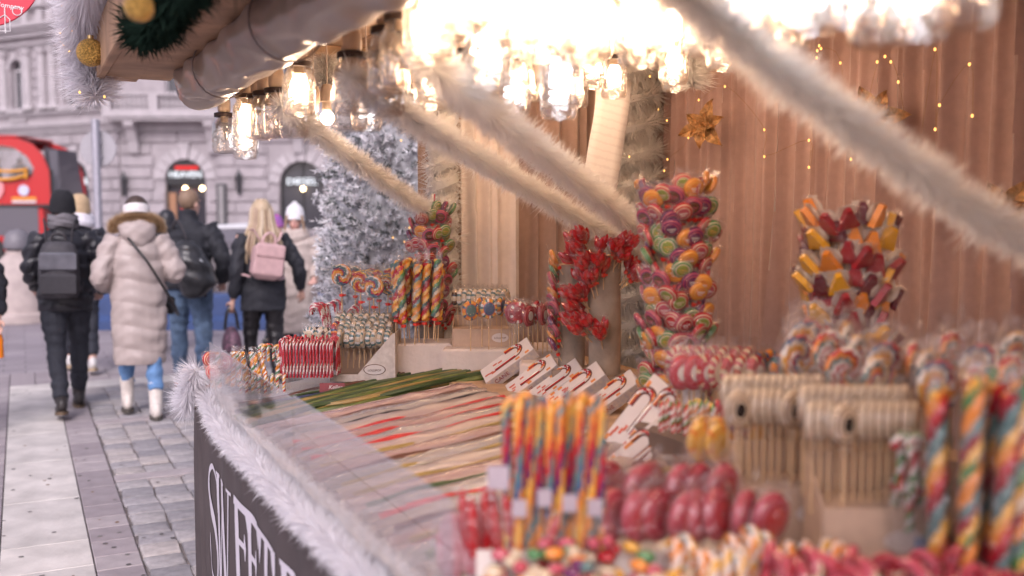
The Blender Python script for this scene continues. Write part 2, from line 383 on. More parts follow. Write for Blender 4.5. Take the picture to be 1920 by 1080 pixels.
def course(Mx, L, z0, z1, out, name='cornice', m=None, t0=0):
    b = MB(); h = z1 - z0
    b.b2((t0 - .1, -out * .45, z0), (L + .1, .05, z0 + h * .4)); b.b2((t0 - .1, -out * .75, z0 + h * .4), (L + .1, .05, z0 + h * .7)); b.b2((t0 - .1, -out, z0 + h * .7), (L + .1, .05, z1))
    link(name, b.mesh(name, m or stone2, False), bld, Mx)
def rustic(Mx, L, za, zb, holes, hh=.54):
    z = za; row = 0
    while z < zb - .2:
        t = .02 if row % 2 else -1.2
        while t < L:
            l = 2.6; a, b_ = max(t, .02), min(t + l, L - .02)
            for h in holes:
                m_ = .5 if z + hh > h[3] - (h[1] - h[0]) / 2 else .0
                if z < h[3] + m_ * .9 and z + hh > h[2]:
                    if a < h[1] + m_ and b_ > h[0] - m_:
                        if a < h[0] - m_ and b_ <= h[1] + m_: b_ = h[0] - m_
                        elif b_ > h[1] + m_ and a >= h[0] - m_: a = h[1] + m_
                        elif a >= h[0] - m_ and b_ <= h[1] + m_: b_ = a
                        else: b_ = h[0] - m_
            if b_ - a > .15:
                q = MB(); q.b2((a + .025, -.11, z + .03), (b_ - .025, .04, z + hh - .03), 0, None, .03); link('stone_block', q.mesh('stone_block', stone, False), bld, Mx)
            t += l
        z += hh; row += 1
MBd = T(-17.93, 46, 0)
hB = [(2.0, 3.85, .05, 4.14, True), (7.25, 9.3, .9, 4.05, True), (12.5, 14.5, .9, 4.05, True), (17.2, 19.2, .9, 4.05, True), (2.1, 3.7, 7.1, 10.4, True), (7.4, 9.0, 7.1, 10.4, True), (12.6, 14.2, 7.1, 10.4, True), (17.4, 19.0, 7.1, 10.4, True), (22, 24, .9, 4.05, True)]
facade(MBd, 27, 16, hB); rustic(MBd, 21, 0, 5.2, hB)
course(MBd, 27, 5.4, 5.95, .5); course(MBd, 27, 12.2, 13.0, .7); course(MBd, 27, 15.4, 16, .8)
LA = 24.0; dA = Vector((.89, -.456, 0)).normalized()
MA = Matrix(((dA.x, -dA.y, 0, -17.93 - dA.x * LA), (dA.y, dA.x, 0, 46 - dA.y * LA), (0, 0, 1, 0), (0, 0, 0, 1)))
def tA(t): return LA - t
hA = []
for tc in (3.24, 6.95, 10.7, 14.4, 18.1): hA += [(tA(tc) - .47, tA(tc) + .47, 6.72, 9.1, True), (tA(tc) - .45, tA(tc) + .45, 11.6, 14.2, False)]
for tc in (3.0, 6.9, 10.8, 14.7): hA.append((tA(tc) - .85, tA(tc) + .85, .6, 4.1, True))
facade(MA, LA, 16, hA); rustic(MA, LA, 0, 5.2, [h for h in hA if h[2] < 2])
course(MA, LA, 5.45, 5.95, .4); course(MA, LA, 6.3, 6.5, .22, 'string_course'); course(MA, LA, 10.1, 10.7, .55); course(MA, LA, 9.6, 9.8, .2, 'string_course'); course(MA, LA, 15.4, 16, .8); course(MA, LA, 11.3, 11.5, .3, 'string_course')
cm = MB(); cm.lathe([(.3, 0), (.3, .12), (.24, .2), (.23, .3), (.21, 2.55), (.25, 2.6), (.3, 2.75), (.32, 2.9)], 14); colm = cm.mesh('engaged_column', stone2)
for t in (7.85, 6.1, 5.05, 4.3, 2.35, 1.4, .4, 8.7, 9.6, 11.7, 12.6): link('engaged_column', colm, bld, MA @ T(tA(t), -.08, 6.62))
pmb = MB(); pmb.b2((-.22, -.12, 10.75), (.22, .1, 11.32)); pm_ = pmb.mesh('pedestal', stone2, False)
for t in (7.85, 6.1, 5.05, 4.3, 2.35, 1.4): link('pedestal', pm_, bld, MA @ T(tA(t), -.06, 0))
pil = MB(); pil.b2((-.22, -.1, 11.5), (.22, .1, 15.3)); pilm = pil.mesh('pilaster', stone2, False)
for t in (7.85, 6.1, 5.05, 4.3, 2.35, 1.4): link('pilaster', pilm, bld, MA @ T(tA(t), -.02, 0))
# horizontal grooves of the upper storey, between the columns
for t in (5.6, 9.1, 1.9, 12.1):
    for k in range(6):
        q = MB(); q.b2((tA(t) - .22, -.07, 6.75 + k * .46), (tA(t) + .22, .03, 7.15 + k * .46)); link('stone_block', q.mesh('stone_block', stone, False), bld, MA)
ba = MB(); ba.lathe([(.07, 0), (.07, .06), (.045, .1), (.085, .25), (.09, .32), (.045, .5), (.07, .58), (.07, .65)], 8); bal = ba.mesh('baluster', stone2)
for t0 in (6.3, 2.6, 8.1):
    for k in range(6): link('baluster', bal, bld, MA @ T(tA(t0 + k * .22), -.12, 10.72))
for k in range(6): link('baluster', bal, bld, MA @ T(tA(6.4 + k * .2), -.12, 6.02) @ Matrix.Diagonal((1, 1, .45, 1)))
# balcony on the corner bay
q = MB(); q.b2((-.4, -1.1, 5.95), (10.5, 0, 6.2)); q.b2((-.3, -1.0, 5.8), (10.4, 0, 5.95)); q.b2((-.35, -1.05, 6.92), (10.45, -.75, 7.05)); q.b2((-.3, -1.02, 6.2), (10.4, -.8, 6.28))
for x in (-.2, 1.9, 3.9, 6.0, 8.1, 10.2): q.b2((x - .2, -1.08, 6.2), (x + .2, -.72, 6.95))
link('balcony', q.mesh('balcony', stone2, False), bld, MBd)
for x0 in (-.2, 1.9, 3.9, 6.0, 8.1):
    for k in range(7): link('baluster', bal, bld, MBd @ T(x0 + .36 + k * .22, -.9, 6.27))
for x in (.7, 4.3, 8.2):
    q = MB(); q.prism([(0, 5.8), (-.95, 5.8), (-.95, 5.6), (-.7, 5.35), (-.45, 4.9), (-.3, 4.4), (0, 4.3)], -.22, .22, 0, RZ(PI / 2) @ Matrix.Diagonal((1, 1, 1, 1)))
    link('bracket', q.mesh('bracket', stone2, False), bld, MBd @ T(x, 0, 0) @ RZ(0) )
# shop fronts
q = MB(); lp = [(2.02, 2.95), (3.83, 2.95)] + [(2.925 + .9 * math.cos(a), 3.2 + .9 * math.sin(a)) for a in np.linspace(0, PI, 13)]
q.prism(lp, .05, .2); link('shop_fascia', q.mesh('shop_fascia', blackm, False), bld, MBd)
led = emis('sign_light', (.9, .92, 1), 1.3); ledr = emis('sign_red', (.9, .05, .05), .9)
def sign(t, Mx, x, z, size, m, y, sx=1): link('shop_sign', text_mesh('shop_sign', t, size, m, .02, sx=sx), bld, Mx @ T(x, y, z) @ RX(PI / 2))
sign('HEAVEN', MBd, 2.92, 3.42, .4, led, .0); 
q = MB(); q.b2((2.45, .0, 3.66), (3.5, .06, 3.82)); link('shop_sign', q.mesh('shop_sign', ledr, False), bld, MBd)
for x in (7.25, 12.5):
    sign('DIESEL', MBd, x + 1.0, 3.1, .42, led, .1, 1.15)
sign('DIESEL', MA, tA(2.9), 3.15, .42, led, .05)
lampm = emis('shop_lamp', (1, .72, .4), 14)
for (x, z) in ((2.87, 2.8), (3.65, 2.8), (8.3, 2.78)):
    q = MB(); q.ell((x, .1, z), (.09, .09, .09)); link('shop_lamp', q.mesh('shop_lamp', lampm), bld, MBd)
q = MB(); q.b2((2.6, .22, .1), (3.3, .26, 2.7)); link('shop_display', q.mesh('shop_display', redlit, False), bld, MBd)
q = MB(); q.b2((2.05, .22, .1), (2.4, .26, 2.6)); link('shop_display', q.mesh('shop_display', mat('shop_amber', (.35, .18, .1), .6), False), bld, MBd)
for k, x in enumerate((7.6, 8.3, 8.8)):
    q = MB(); q.b2((x, .4, 1.0), (x + .3, .5, 2.2 + .2 * k), 0); link('shop_display', q.mesh('shop_display', mat('shop_olive', (.2, .16, .12), .7), False), bld, MBd)
# vertical iron lettering panel and wall lantern
q = MB(); q.b2((4.4, -.28, .9), (4.85, -.14, 3.0)); link('sign_panel', q.mesh('sign_panel', mat('iron', (.05, .05, .055), .5), False), bld, MBd)
q = MB()
for k in range(9): q.b2((4.52, -.31, 1.05 + k * .21), (4.73, -.27, 1.19 + k * .21))
link('sign_lettering', q.mesh('sign_lettering', mat('sign_grey', (.4, .38, .38), .6), False), bld, MBd)
q = MB(); q.lathe([(.02, 0), (.1, .1), (.14, .8), (.17, .85), (.05, 1.05), (.02, 1.2)], 8); link('wall_lantern', q.mesh('wall_lantern', mat('iron', (.05, .05, .055))), bld, MBd @ T(5.45, -.3, 2.5))
link('wall_lantern', q.mesh('wall_lantern', mat('iron', (.05, .05, .055))), bld, MBd @ T(.2, -.3, 2.4))
# ---- sightseeing bus (side on, nose to the right), in street frame
busr = mat('bus_red', (.50, .018, .02), .4, var=.04, coat=.1); busg = mat('bus_glass', (.14, .13, .15), .08, var=0); yel = mat('bus_yellow', (.75, .33, .03), .4); whi = mat('white_print', (.75, .7, .72), .5)
D0 = 31.0
bus = link('sightseeing_bus', None); bus.matrix_world = CF @ T(-.4, D0, 0)
bus['label'] = 'red double decker sightseeing bus with passengers on the upper deck'; bus['category'] = 'bus'
def bp(name, mb, m, sm=False, par=None): return link(name, mb.mesh(name, m, sm), par or bus)
q = MB(); q.b2((-25, 0, .35), (-14.15, 2.4, 1.9), 0, None, .12); bp('lower_body', q, busr)
q = MB(); q.b2((-24.8, -.02, .95), (-14.3, .3, 1.83)); bp('lower_window', q, busg)
for x in (-16.1, -18.2, -20.3): q = MB(); q.b2((x, -.05, .95), (x + .22, .2, 1.85)); bp('window_pillar', q, blackm)
up = [(-25, 1.92), (-13.95, 1.92), (-13.85, 2.3), (-13.95, 3.0), (-14.15, 3.5), (-14.45, 3.8), (-14.9, 3.97), (-25, 4.06)]
win = [(-24.7, 2.95), (-24, 2.92), (-16, 2.72), (-14.75, 2.7), (-14.45, 2.8), (-14.4, 3.05), (-14.6, 3.4), (-15.0, 3.68), (-15.5, 3.76), (-24.7, 3.84)]
tr = tessellate_polygon([[Vector((x, z, 0)) for x, z in up], [Vector((x, z, 0)) for x, z in win]]); allp = up + win
for yy in (0, 2.4):
    q = MB(); q.add([(x, yy, z) for x, z in allp], [list(t) for t in tr]); q.add([(x, yy + .08, z) for x, z in allp], [list(t)[::-1] for t in tr])
    nU, nW = len(up), len(win)
    q.add([(x, yy, z) for x, z in up] + [(x, yy + .08, z) for x, z in up], [[i, i + nU, (i + 1) % nU + nU, (i + 1) % nU] for i in range(nU)])
    bp('upper_side_panel', q, busr)
q = MB(); q.b2((-25, .08, 1.85), (-14, 2.4, 1.95)); bp('deck_floor', q, blackm)
q = MB(); q.b2((-25, -.03, 1.83), (-13.95, .1, 1.93)); bp('black_band', q, blackm)
q = MB(); q.b2((-25, .0, 3.98), (-14.9, 2.5, 4.06), 0, None, .03); bp('canopy', q, busr)
q = MB(); q.add([(x, .04, z) for x, z in win], [list(range(len(win)))]); bp('side_window', q, film('bus_clear', (.55, .53, .57), .1, .05, .02, 0))
q = MB(); q.add([(-13.9, .05, 1.95), (-13.85, 2.4, 1.95), (-14.1, 2.4, 3.7), (-14.1, .05, 3.7)], [[0, 1, 2, 3]]); q.add([(-13.82, .05, 2.0), (-13.66, .2, 2.0), (-13.74, .2, 3.6), (-13.95, .05, 3.6)], [[0, 1, 2, 3]]); bp('windscreen', q, busg)
q = MB(); q.tube([(-13.8, -.1, 1.6), (-13.8, -.15, 3.0)], .05, 6); bp('mirror_arm', q, blackm)
for z0 in (0, -.3):
    q = MB(); q.tube(bez([(-25, -.1, 3.35 + z0), (-17, -.1, 3.12 + z0), (-15.3, -.1, 2.95 + z0 * .85), (-14.65, -.1, 2.98 + z0 * .6)], 5), .045, 6); bp('hand_rail', q, yel)
for x in (-15.6, -16.4, -14.6): q = MB(); q.tube([(x, -.1, 2.72), (x, -.1, 3.05)], .045, 6); bp('hand_rail', q, yel)
q = MB(); q.lathe([(.42, 0), (.42, .02), (.36, .03), (.36, .02), (.3, .02), (.3, .03), (.001, .03)], 24, 0, T(-15.75, -.03, 2.42) @ RX(PI / 2)); bp('round_emblem', q, mat('emblem_pink', (.75, .3, .32), .5))
q = MB(); q.lathe([(.17, 0), (.17, .02), (.001, .02)], 16, 0, T(-14.72, -.03, 2.36) @ RX(PI / 2)); bp('small_emblem', q, mat('emblem_blue', (.3, .32, .6), .5, col2=(.8, .8, .85), vscale=18))
q = MB(); q.b2((-15.1, -.03, 2.07), (-14.35, -.01, 2.15)); bp('lettering_strip', q, yel)
q = MB(); q.b2((-15.1, -.03, 1.98), (-14.35, -.01, 2.04)); bp('lettering_strip', q, whi)
q = MB(); q.add([(-25, -.02, 1.95), (-15.5, -.02, 1.95), (-15.65, -.02, 2.18), (-25, -.02, 2.3)], [[0, 1, 2, 3]]); bp('yellow_stripe', q, yel)
for x in (-15.9, -22.5):
    q = MB(); q.lathe([(.2, -.05), (.5, -.05), (.5, .25), (.2, .25)], 18, 0, T(x, .2, .5) @ RX(PI / 2)); w = bp('wheel', q, mat('tyre', (.03, .03, .03), .8)); 
# ---- cars
def car(label, M, col, group=None):
    paint = mat('car_' + label.split()[0], col, .25, var=.03, coat=.6); o = link('parked_car', None); o.matrix_world = M; o['label'] = label; o['category'] = 'car'
    if group: o['group'] = group
    def rings(secs):
        b = MB(); vs = []; fs = []
        for (x, zb, zt, hw, hwt) in secs: vs += [(x, -hw, zb), (x, -hw * 1.0, (zb + zt) / 2), (x, -hwt, zt), (x, hwt, zt), (x, hw, (zb + zt) / 2), (x, hw, zb)]
        for i in range(len(secs) - 1):
            for j in range(6): fs.append([i * 6 + j, i * 6 + (j + 1) % 6, i * 6 + 6 + (j + 1) % 6, i * 6 + 6 + j])
        fs += [[5, 4, 3, 2, 1, 0], [len(vs) - 6 + j for j in range(6)]]
        return b.add(vs, fs)
    link('body', rings([(-2.2, .45, .8, .7, .65), (-2.05, .25, .95, .85, .8), (-1.2, .22, 1.0, .88, .82), (.9, .22, .98, .88, .82), (1.9, .25, .82, .84, .74), (2.2, .4, .68, .7, .6)]).mesh('body', paint), o)
    link('cabin_glass', rings([(-1.9, .95, 1.0, .8, .7), (-1.45, .95, 1.38, .8, .6), (.2, .95, 1.4, .8, .6), (1.05, .95, 1.0, .8, .7)]).mesh('cabin_glass', busg), o)
    link('roof', rings([(-1.5, 1.36, 1.42, .62, .58), (-.6, 1.38, 1.47, .64, .58), (.25, 1.38, 1.43, .62, .58)]).mesh('roof', mat('car_roof_skylit', (.6, .6, .62), .25, coat=.5)), o)  # roof coloured pale to stand for sky light falling on it
    for x in (-1.4, -.45, .3):
        for sy in (-1, 1): b = MB(); b.tube([(x, sy * .8, .95), (x + .05, sy * .62, 1.39)], .035, 5); link('pillar', b.mesh('pillar', paint), o)
    for x in (-1.35, 1.35):
        for sy in (-1, 1):
            b = MB(); b.lathe([(.16, -.1), (.33, -.1), (.33, .1), (.16, .1), (.16, .02), (.01, .02)], 18, 0, T(x, sy * .8, .33) @ RX(PI / 2 * sy)); w = link('wheel', b.mesh('wheel', mat('tyre', (.03, .03, .03), .8)), o)
            b = MB(); b.lathe([(.001, .06), (.2, .05), (.21, .0)], 12, 0, T(x, sy * .8 , .33) @ RX(PI / 2 * -sy) @ T(0, 0, 0)); link('rim', b.mesh('rim', mat('rim', (.5, .5, .5), .3, 1)), w)
    for sy in (-1, 1):
        b = MB(); b.ell((2.1, sy * .55, .62), (.1, .16, .08)); link('headlight', b.mesh('headlight', mat('lamp_clear', (.8, .8, .8), .1)), o)
        b = MB(); b.ell((-2.12, sy * .6, .78), (.08, .14, .08)); link('tail_light', b.mesh('tail_light', mat('tail_red', (.5, .02, .02), .2)), o)
        b = MB(); b.ell((.85, sy * .98, .98), (.09, .1, .07)); link('mirror', b.mesh('mirror', paint), o)
car('brown grey car with roof coloured as sky-lit passing behind the blue barriers', CF @ T(-4.3, 18.6, 0), (.11, .095, .1))
car('white car half hidden behind the flocked tree', CF @ T(.9, 20.2, 0), (.62, .62, .64))
# ---- blue barriers
def barrier(u0, u1, label):
    b = MB(); pts = [(-.30, .0), (-.30, .12), (-.2, .2), (-.2, .46), (-.16, .5), (.16, .5), (.2, .46), (.2, .2), (.3, .12), (.3, 0)]
    # cross-section swept along u, with chamfered ends
    n = len(pts); vs = []; ends = [(u0, .9, .13), (u0 + .12, 1, .0), (u1 - .12, 1, 0.0), (u1, .9, .13)]
    for (u, s_, l) in ends: vs += [(u + (.0), x * s_, z * (1 if z > .3 else 1)) for x, z in pts]
    fs = [[i * n + j, i * n + (j + 1) % n, i * n + n + (j + 1) % n, i * n + n + j] for i in range(3) for j in range(n)] + [list(range(n))[::-1], [3 * n + j for j in range(n)]]
    b.add(vs, fs); thing('road_barrier', label, 'barrier', b.mesh('road_barrier', mat('barrier_blue', (.035, .065, .17), .5, var=.15, vscale=5)), CF @ T(0, 14.3, 0), 'blue barriers along the kerb')
barrier(-5.98, -4.72, 'blue plastic barrier showing left of the long beige coat')
barrier(-4.6, -3.3, 'blue plastic barrier behind the jeans and the blonde woman')
barrier(-3.22, -1.9, 'blue plastic barrier by the foot of the flocked tree')
# ---- traffic sign seen from behind
galv = mat('galvanised', (.42, .41, .46), .45, .6)
q = MB(); q.tube([(0, 0, 0), (0, 0, 3.05)], .06, 10); q2 = MB(); q2.lathe([(.001, .012), (.27, .012), (.275, .0), (.27, -.012), (.001, -.012)], 28, 0, T(0, .08, 2.62) @ RX(PI / 2))
q3 = MB(); q3.b2((-.07, .02, 2.7), (.07, .075, 2.73)); q4 = MB(); q4.b2((-.07, .02, 2.48), (.07, .075, 2.51))
thing('traffic_sign', 'grey back of a round traffic sign on its post', 'sign', [('post', q.mesh('post', galv)), ('sign_disc', q2.mesh('sign_disc', mat('sign_back', (.36, .345, .37), .6, .2))), ('clamp', q3.mesh('clamp', galv, False)), ('clamp', q4.mesh('clamp', galv, False))], CF @ T(-6.22, 15, 0))
# ---- stone bollard with ball top and step at the left edge
st = mat('pink_stone', (.42, .35, .33), .8, var=.15, vscale=6, bump=.2)
q = MB(); q.lathe([(.52, 0), (.52, .12), (.44, .16), (.42, .5), (.36, .75), (.25, .95), (.17, 1.03), (.17, 1.08)], 20)
q2 = MB(); q2.lathe([(.001, 1.05), (.12, 1.06), (.19, 1.12), (.2, 1.2), (.17, 1.32), (.1, 1.39), (.001, 1.41)], 18)
thing('stone_bollard', 'bell shaped pink stone bollard with dark ball top at the left edge', 'bollard', [('base', q.mesh('base', st)), ('ball_top', q2.mesh('ball_top', mat('dark_ball', (.17, .16, .18), .5)))], CF @ T(-7.55, 15.2, .0))
q = MB(); q.b2((-1.4, -.6, 0), (1.15, 1.2, .1), 0, None, .02); q.b2((-1.4, -.35, .1), (.9, 1.2, .2), 0, None, .02)
thing('stone_step', 'low pale stone plinth under the bollard at the left edge', 'plinth', q.mesh('stone_step', st, False), CF @ T(-7.9, 16.5, 0))
# ================================================================ PEOPLE
skin = mat('skin', (.56, .34, .27), .5, var=.06); 
def limb(mb, pts, rads, n=12): mb.tube(bez(pts, 4), [float(x) for x in np.interp(np.linspace(0, len(pts) - 1, (len(pts) - 1) * 4 + 1), range(len(pts)), rads)], n)
def rings(mb, secs, n=20):
    """horizontal ellipses (cx, cy, z, rx, ry)"""
    vs = []; fs = []; k = len(secs)
    for (cx, cy_, z, rx, ry) in secs:
        for j in range(n): a = 2 * PI * j / n; vs.append((cx + rx * math.cos(a), cy_ + ry * math.sin(a), z))
    for i in range(k - 1):
        for j in range(n): fs.append([i * n + j, i * n + (j + 1) % n, i * n + n + (j + 1) % n, i * n + n + j])
    fs += [list(range(n))[::-1], [(k - 1) * n + j for j in range(n)]]
    return mb.add(vs, fs)
def hand(mb, wr, d, inw, curl=.5):
    """palm, four fingers and a thumb; d: direction of the hand, inw: towards the palm side"""
    d = Vector(d).normalized(); inw = Vector(inw); inw = (inw - d * inw.dot(d)).normalized(); sd = d.cross(inw).normalized()
    w = Vector(wr); mb.tube([w, w + d * .03, w + d * .09], [.024, .034, .033], 10, flat=.62)
    for i, (o, l) in enumerate(((-.028, .062), (-.0095, .072), (.0095, .067), (.027, .052))):
        b = w + d * .08 + sd * o; k1 = b + d * l * .5 + inw * l * .18 * curl * 2; k2 = k1 + (d * (1 - curl) + inw * curl).normalized() * l * .55
        mb.tube([b, k1, k2], [.0095, .0088, .0075], 7)
    b = w + d * .03 - sd * .026; k1 = b + (d * .7 - sd * .6 + inw * .4).normalized() * .035; k2 = k1 + (d * .9 + inw * .35 - sd * .1).normalized() * .03
    mb.tube([b, k1, k2], [.012, .0105, .0085], 7)
def head(mb, c, s=1.0, yaw=0):
    M = T(*c) @ RZ(yaw) @ Matrix.Diagonal((s, s, s, 1))
    mb.ell((0, -.01, .03), (.077, .098, .095), 20, 14, 0, M); mb.ell((0, .02, -.045), (.06, .072, .075), 16, 10, 0, M); mb.ell((0, .055, -.085), (.035, .035, .03), 12, 8, 0, M)
    mb.tube([(0, .088, .03), (0, .108, -.012), (0, .112, -.025), (0, .09, -.035)], [.009, .014, .016, .01], 8, 0, M)
    mb.ell((0, .086, -.062), (.026, .014, .008), 10, 6, 0, M); mb.ell((0, .084, -.073), (.022, .014, .008), 10, 6, 0, M)
    for sx in (-1, 1): mb.ell((sx * .079, -.01, -.005), (.011, .021, .033), 10, 8, 0, M); mb.ell((sx * .033, .078, .035), (.024, .014, .008), 8, 6, 0, M)
def folds(c, a):  # soft cloth creases
    x, y, z = c[:, 0], c[:, 1], c[:, 2]
    return a * (np.sin(23 * z + 11 * x + 3 * np.sin(9 * y + 5 * z)) * np.sin(17 * x - 13 * z + 2) + .6 * np.sin(47 * z - 21 * x + 4 * np.sin(13 * x)) * np.sin(31 * y + 19 * z))
def person(name, label, M, H, o):
    k = H / 1.75; parts = []
    hipz, shz = .92 * k, 1.43 * k; lean = o.get('lean', 0.0) * k
    leg = []
    for sx, (fy, lift, fx) in zip((-1, 1), o.get('legs', ((-.1, .0, 0), (.12, 0, 0)))):
        hp = Vector((sx * .09 * k, 0, hipz)); an = Vector((sx * (.095 + fx) * k, fy * k, (.09 + lift) * k))
        kn = (hp + an) / 2 + Vector((sx * .008, (.035 + .35 * lift) * k, .02 * k)); leg.append((hp, kn, an, lift))
    arms = []
    for sx, (el, ha) in zip((-1, 1), o.get('arms', (((-.26, -.06, 1.13), (-.27, .06, .88)), ((.26, -.06, 1.13), (.27, .06, .88))))):
        arms.append((Vector((sx * .185 * k, lean, shz)), Vector(el) * k, Vector(ha) * k))
    hc = (o.get('hx', 0) * k, lean + .02 * k, 1.635 * k); hy = o.get('hyaw', 0)
    # body: one continuous figure
    b = MB()
    rings(b, [(0, 0, .86 * k, .12 * k, .09 * k), (0, 0, .95 * k, .155 * k, .105 * k), (0, lean * .4, 1.08 * k, .13 * k, .09 * k), (0, lean * .7, 1.25 * k, .15 * k, .1 * k), (0, lean, 1.38 * k, .155 * k, .09 * k), (0, lean, 1.46 * k, .09 * k, .065 * k), (0, lean, 1.5 * k, .055 * k, .055 * k), (0, lean, 1.58 * k, .05 * k, .052 * k)])
    for hp, kn, an, lf in leg: limb(b, [hp, kn, an], [.085 * k, .055 * k, .038 * k])
    for (sh, el, ha) in arms:
        limb(b, [sh, el, ha], [.05 * k, .04 * k, .026 * k]); hand(b, ha, (ha - el), (-ha.x * .3, .25, 0), o.get('curl', .5))
    head(b, hc, k * .98, hy)
    parts.append(('body', remesh(b, .0075, 2, 'body', [o.get('skin', skin)])))
    # trousers
    if 'trousers' in o:
        b = MB(); tr = o.get('tw', 1.0)
        rings(b, [(0, 0, .82 * k, .15 * k, .115 * k), (0, 0, .93 * k, .175 * k, .13 * k), (0, 0, 1.03 * k, .16 * k, .12 * k)])
        for hp, kn, an, lf in leg: limb(b, [hp + Vector((0, 0, .02)), (hp + kn) / 2, kn, (kn + an) / 2, an + Vector((0, 0, .03 if o.get('cuff') is None else o['cuff']))], [.105 * k * tr, .092 * k * tr, .07 * k * tr, .066 * k * tr, .056 * k * tr])
        parts.append(('trousers', remesh(b, .011, 2, 'trousers', o['trousers'], quilt=lambda c: .003 * np.sin(c[:, 2] * 75 + 9 * c[:, 0]) * (np.abs((c[:, 2] % .45) - .2) < .12) + folds(c, .007))))
    # shoes
    for hp, kn, an, lf in leg:
        b = MB(); sm = o.get('shoe', 'low'); pitch = -lf * 3.2
        Ms = T(*an) @ RX(pitch) @ Matrix.Diagonal((k, k, k, 1))
        b.ell((0, .05, -.045), (.045, .135, .04), 14, 8, 0, Ms); b.ell((0, -.03, -.02), (.042, .06, .065), 12, 8, 0, Ms); b.ell((0, .11, -.05), (.046, .07, .033), 12, 8, 0, Ms)
        if sm == 'boot':
            up = (kn - an).normalized(); b.tube([an - up * .02, an + up * .1 * k, an + up * .2 * k], [.05 * k, .052 * k, .06 * k], 12)
        if sm == 'short': b.tube([an, an + (kn - an).normalized() * .09 * k], [.05 * k, .055 * k], 12)
        sh = remesh(b, .009, 2, 'shoe', o.get('shoes', blackm)); s_ = MB()
        vs = []; n = 16; out = []
        for j in range(n): a = 2 * PI * j / n; out.append((.05 * math.cos(a), .035 + .15 * math.sin(a)))
        for z in (-.098, -.07): vs += [(x, y, z) for x, y in out]
        s_.add(vs, [[j, (j + 1) % n, n + (j + 1) % n, n + j] for j in range(n)] + [list(range(n))[::-1], [n + j for j in range(n)]], 0, Ms)
        parts.append(('shoe', sh, [('sole', s_.mesh('sole', o.get('sole', blackm)))]))
    # jacket or coat
    if 'jacket' in o:
        b = MB(); bk = o.get('bulk', 1.0); zb = o.get('hem', .8) * k; fl = o.get('flare', 1.0); w = o.get('waist', 1.0); secs = [(0, 0, zb, .19 * k * bk * fl, .145 * k * bk * fl)]
        if zb < .7 * k: secs.append((0, 0, lerp(zb, .92 * k, .5), .20 * k * bk * lerp(fl, 1, .5), .15 * k * bk))
        secs += [(0, 0, .93 * k, .195 * k * bk, .15 * k * bk), (0, lean * .4, 1.08 * k, .178 * k * bk * w, .135 * k * bk * w), (0, lean * .7, 1.25 * k, .19 * k * bk, .14 * k * bk), (0, lean, 1.37 * k, .195 * k * bk ** .5, .125 * k * bk), (0, lean, 1.44 * k, .15 * k, .1 * k), (0, lean, 1.49 * k, .085 * k, .08 * k), (0, lean, 1.53 * k * o.get('collar', 1), .078 * k, .078 * k)]
        rings(b, secs)
        sl = o.get('sleeve', 1.0)
        for (sh, el, ha) in arms: limb(b, [sh + Vector((-.03 if sh.x > 0 else .03, 0, 0)), (sh + el) / 2, el, lerp(el, ha, .55), lerp(el, ha, .95)], [.082 * k * sl, .075 * k * sl, .068 * k * sl, .06 * k * sl, .046 * k * sl])
        for e in o.get('jextra', []): e(b, k)
        qa, qp = o.get('quilt', (.003, .2))
        parts.append(('jacket' if zb > .7 * k else 'coat', remesh(b, .011, 2, 'jacket', o['jacket'], quilt=lambda c: qa * (np.abs(np.sin(np.pi * (c[:, 2] + .03 * np.sin(c[:, 0] * 9)) / qp)) ** .5 - .7) + folds(c, .008))))
    for nm, fn in o.get('extra', []):
        me = fn(k, Vector(hc), hy, lean); parts.append((nm, me))
    obj = thing(name, label, 'person', parts, M)
    return obj
black_puff = mat('black_nylon', (.018, .018, .024), .42, var=.25, vscale=20); navy = mat('black_wool', (.017, .018, .025), .75, var=.2, vscale=40, bump=.2, bscale=200)
dkjean = mat('dark_jeans', (.02, .022, .032), .8, var=.25, vscale=60); bljean = mat('blue_jeans', (.11, .17, .27), .85, var=.3, vscale=14); skinny = mat('bright_jeans', (.12, .24, .45), .8, var=.15, vscale=30)
cream = mat('cream_nylon', (.40, .335, .315), .5, var=.07, vscale=12); beigewool = mat('beige_wool', (.5, .42, .38), .85, var=.12, vscale=60, bump=.3, bscale=150)
leath = mat('black_leather', (.015, .014, .016), .3, var=.3, vscale=25)
def beanie(col, pom=None, big=1.0):
    def f(k, hc, hy, lean):
        b = MB(); b.lathe([(.001, .14), (.05, .135), (.085, .1), (.1, .055), (.104, .01), (.107, -.01), (.108, -.035), (.098, -.045), (.08, -.02)], 24, 0, T(hc.x, hc.y - .012 * k, hc.z + .022 * k) @ RX(.16) @ Matrix.Diagonal((k * .93 * big, k * 1.05 * big, k * .98 * big, 1)))
        if pom: b.ell((hc.x, hc.y - .02, hc.z + .165 * k), (.03, .03, .03))
        return b.mesh('knit_hat', col)
    return f
def short_hair(col):
    def f(k, hc, hy, lean):
        b = MB(); M = T(*hc) @ RZ(hy)
        b.ell((0, -.02, .045), (.086 * k, .1 * k, .098 * k), 20, 12, 0, M); b.ell((0, -.045, .015), (.074 * k, .062 * k, .068 * k), 16, 10, 0, M)
        return remesh(b, .009, 2, 'hair', col, quilt=lambda c: .002 * np.sin(c[:, 0] * 320) * np.sin(c[:, 2] * 260))
    return f
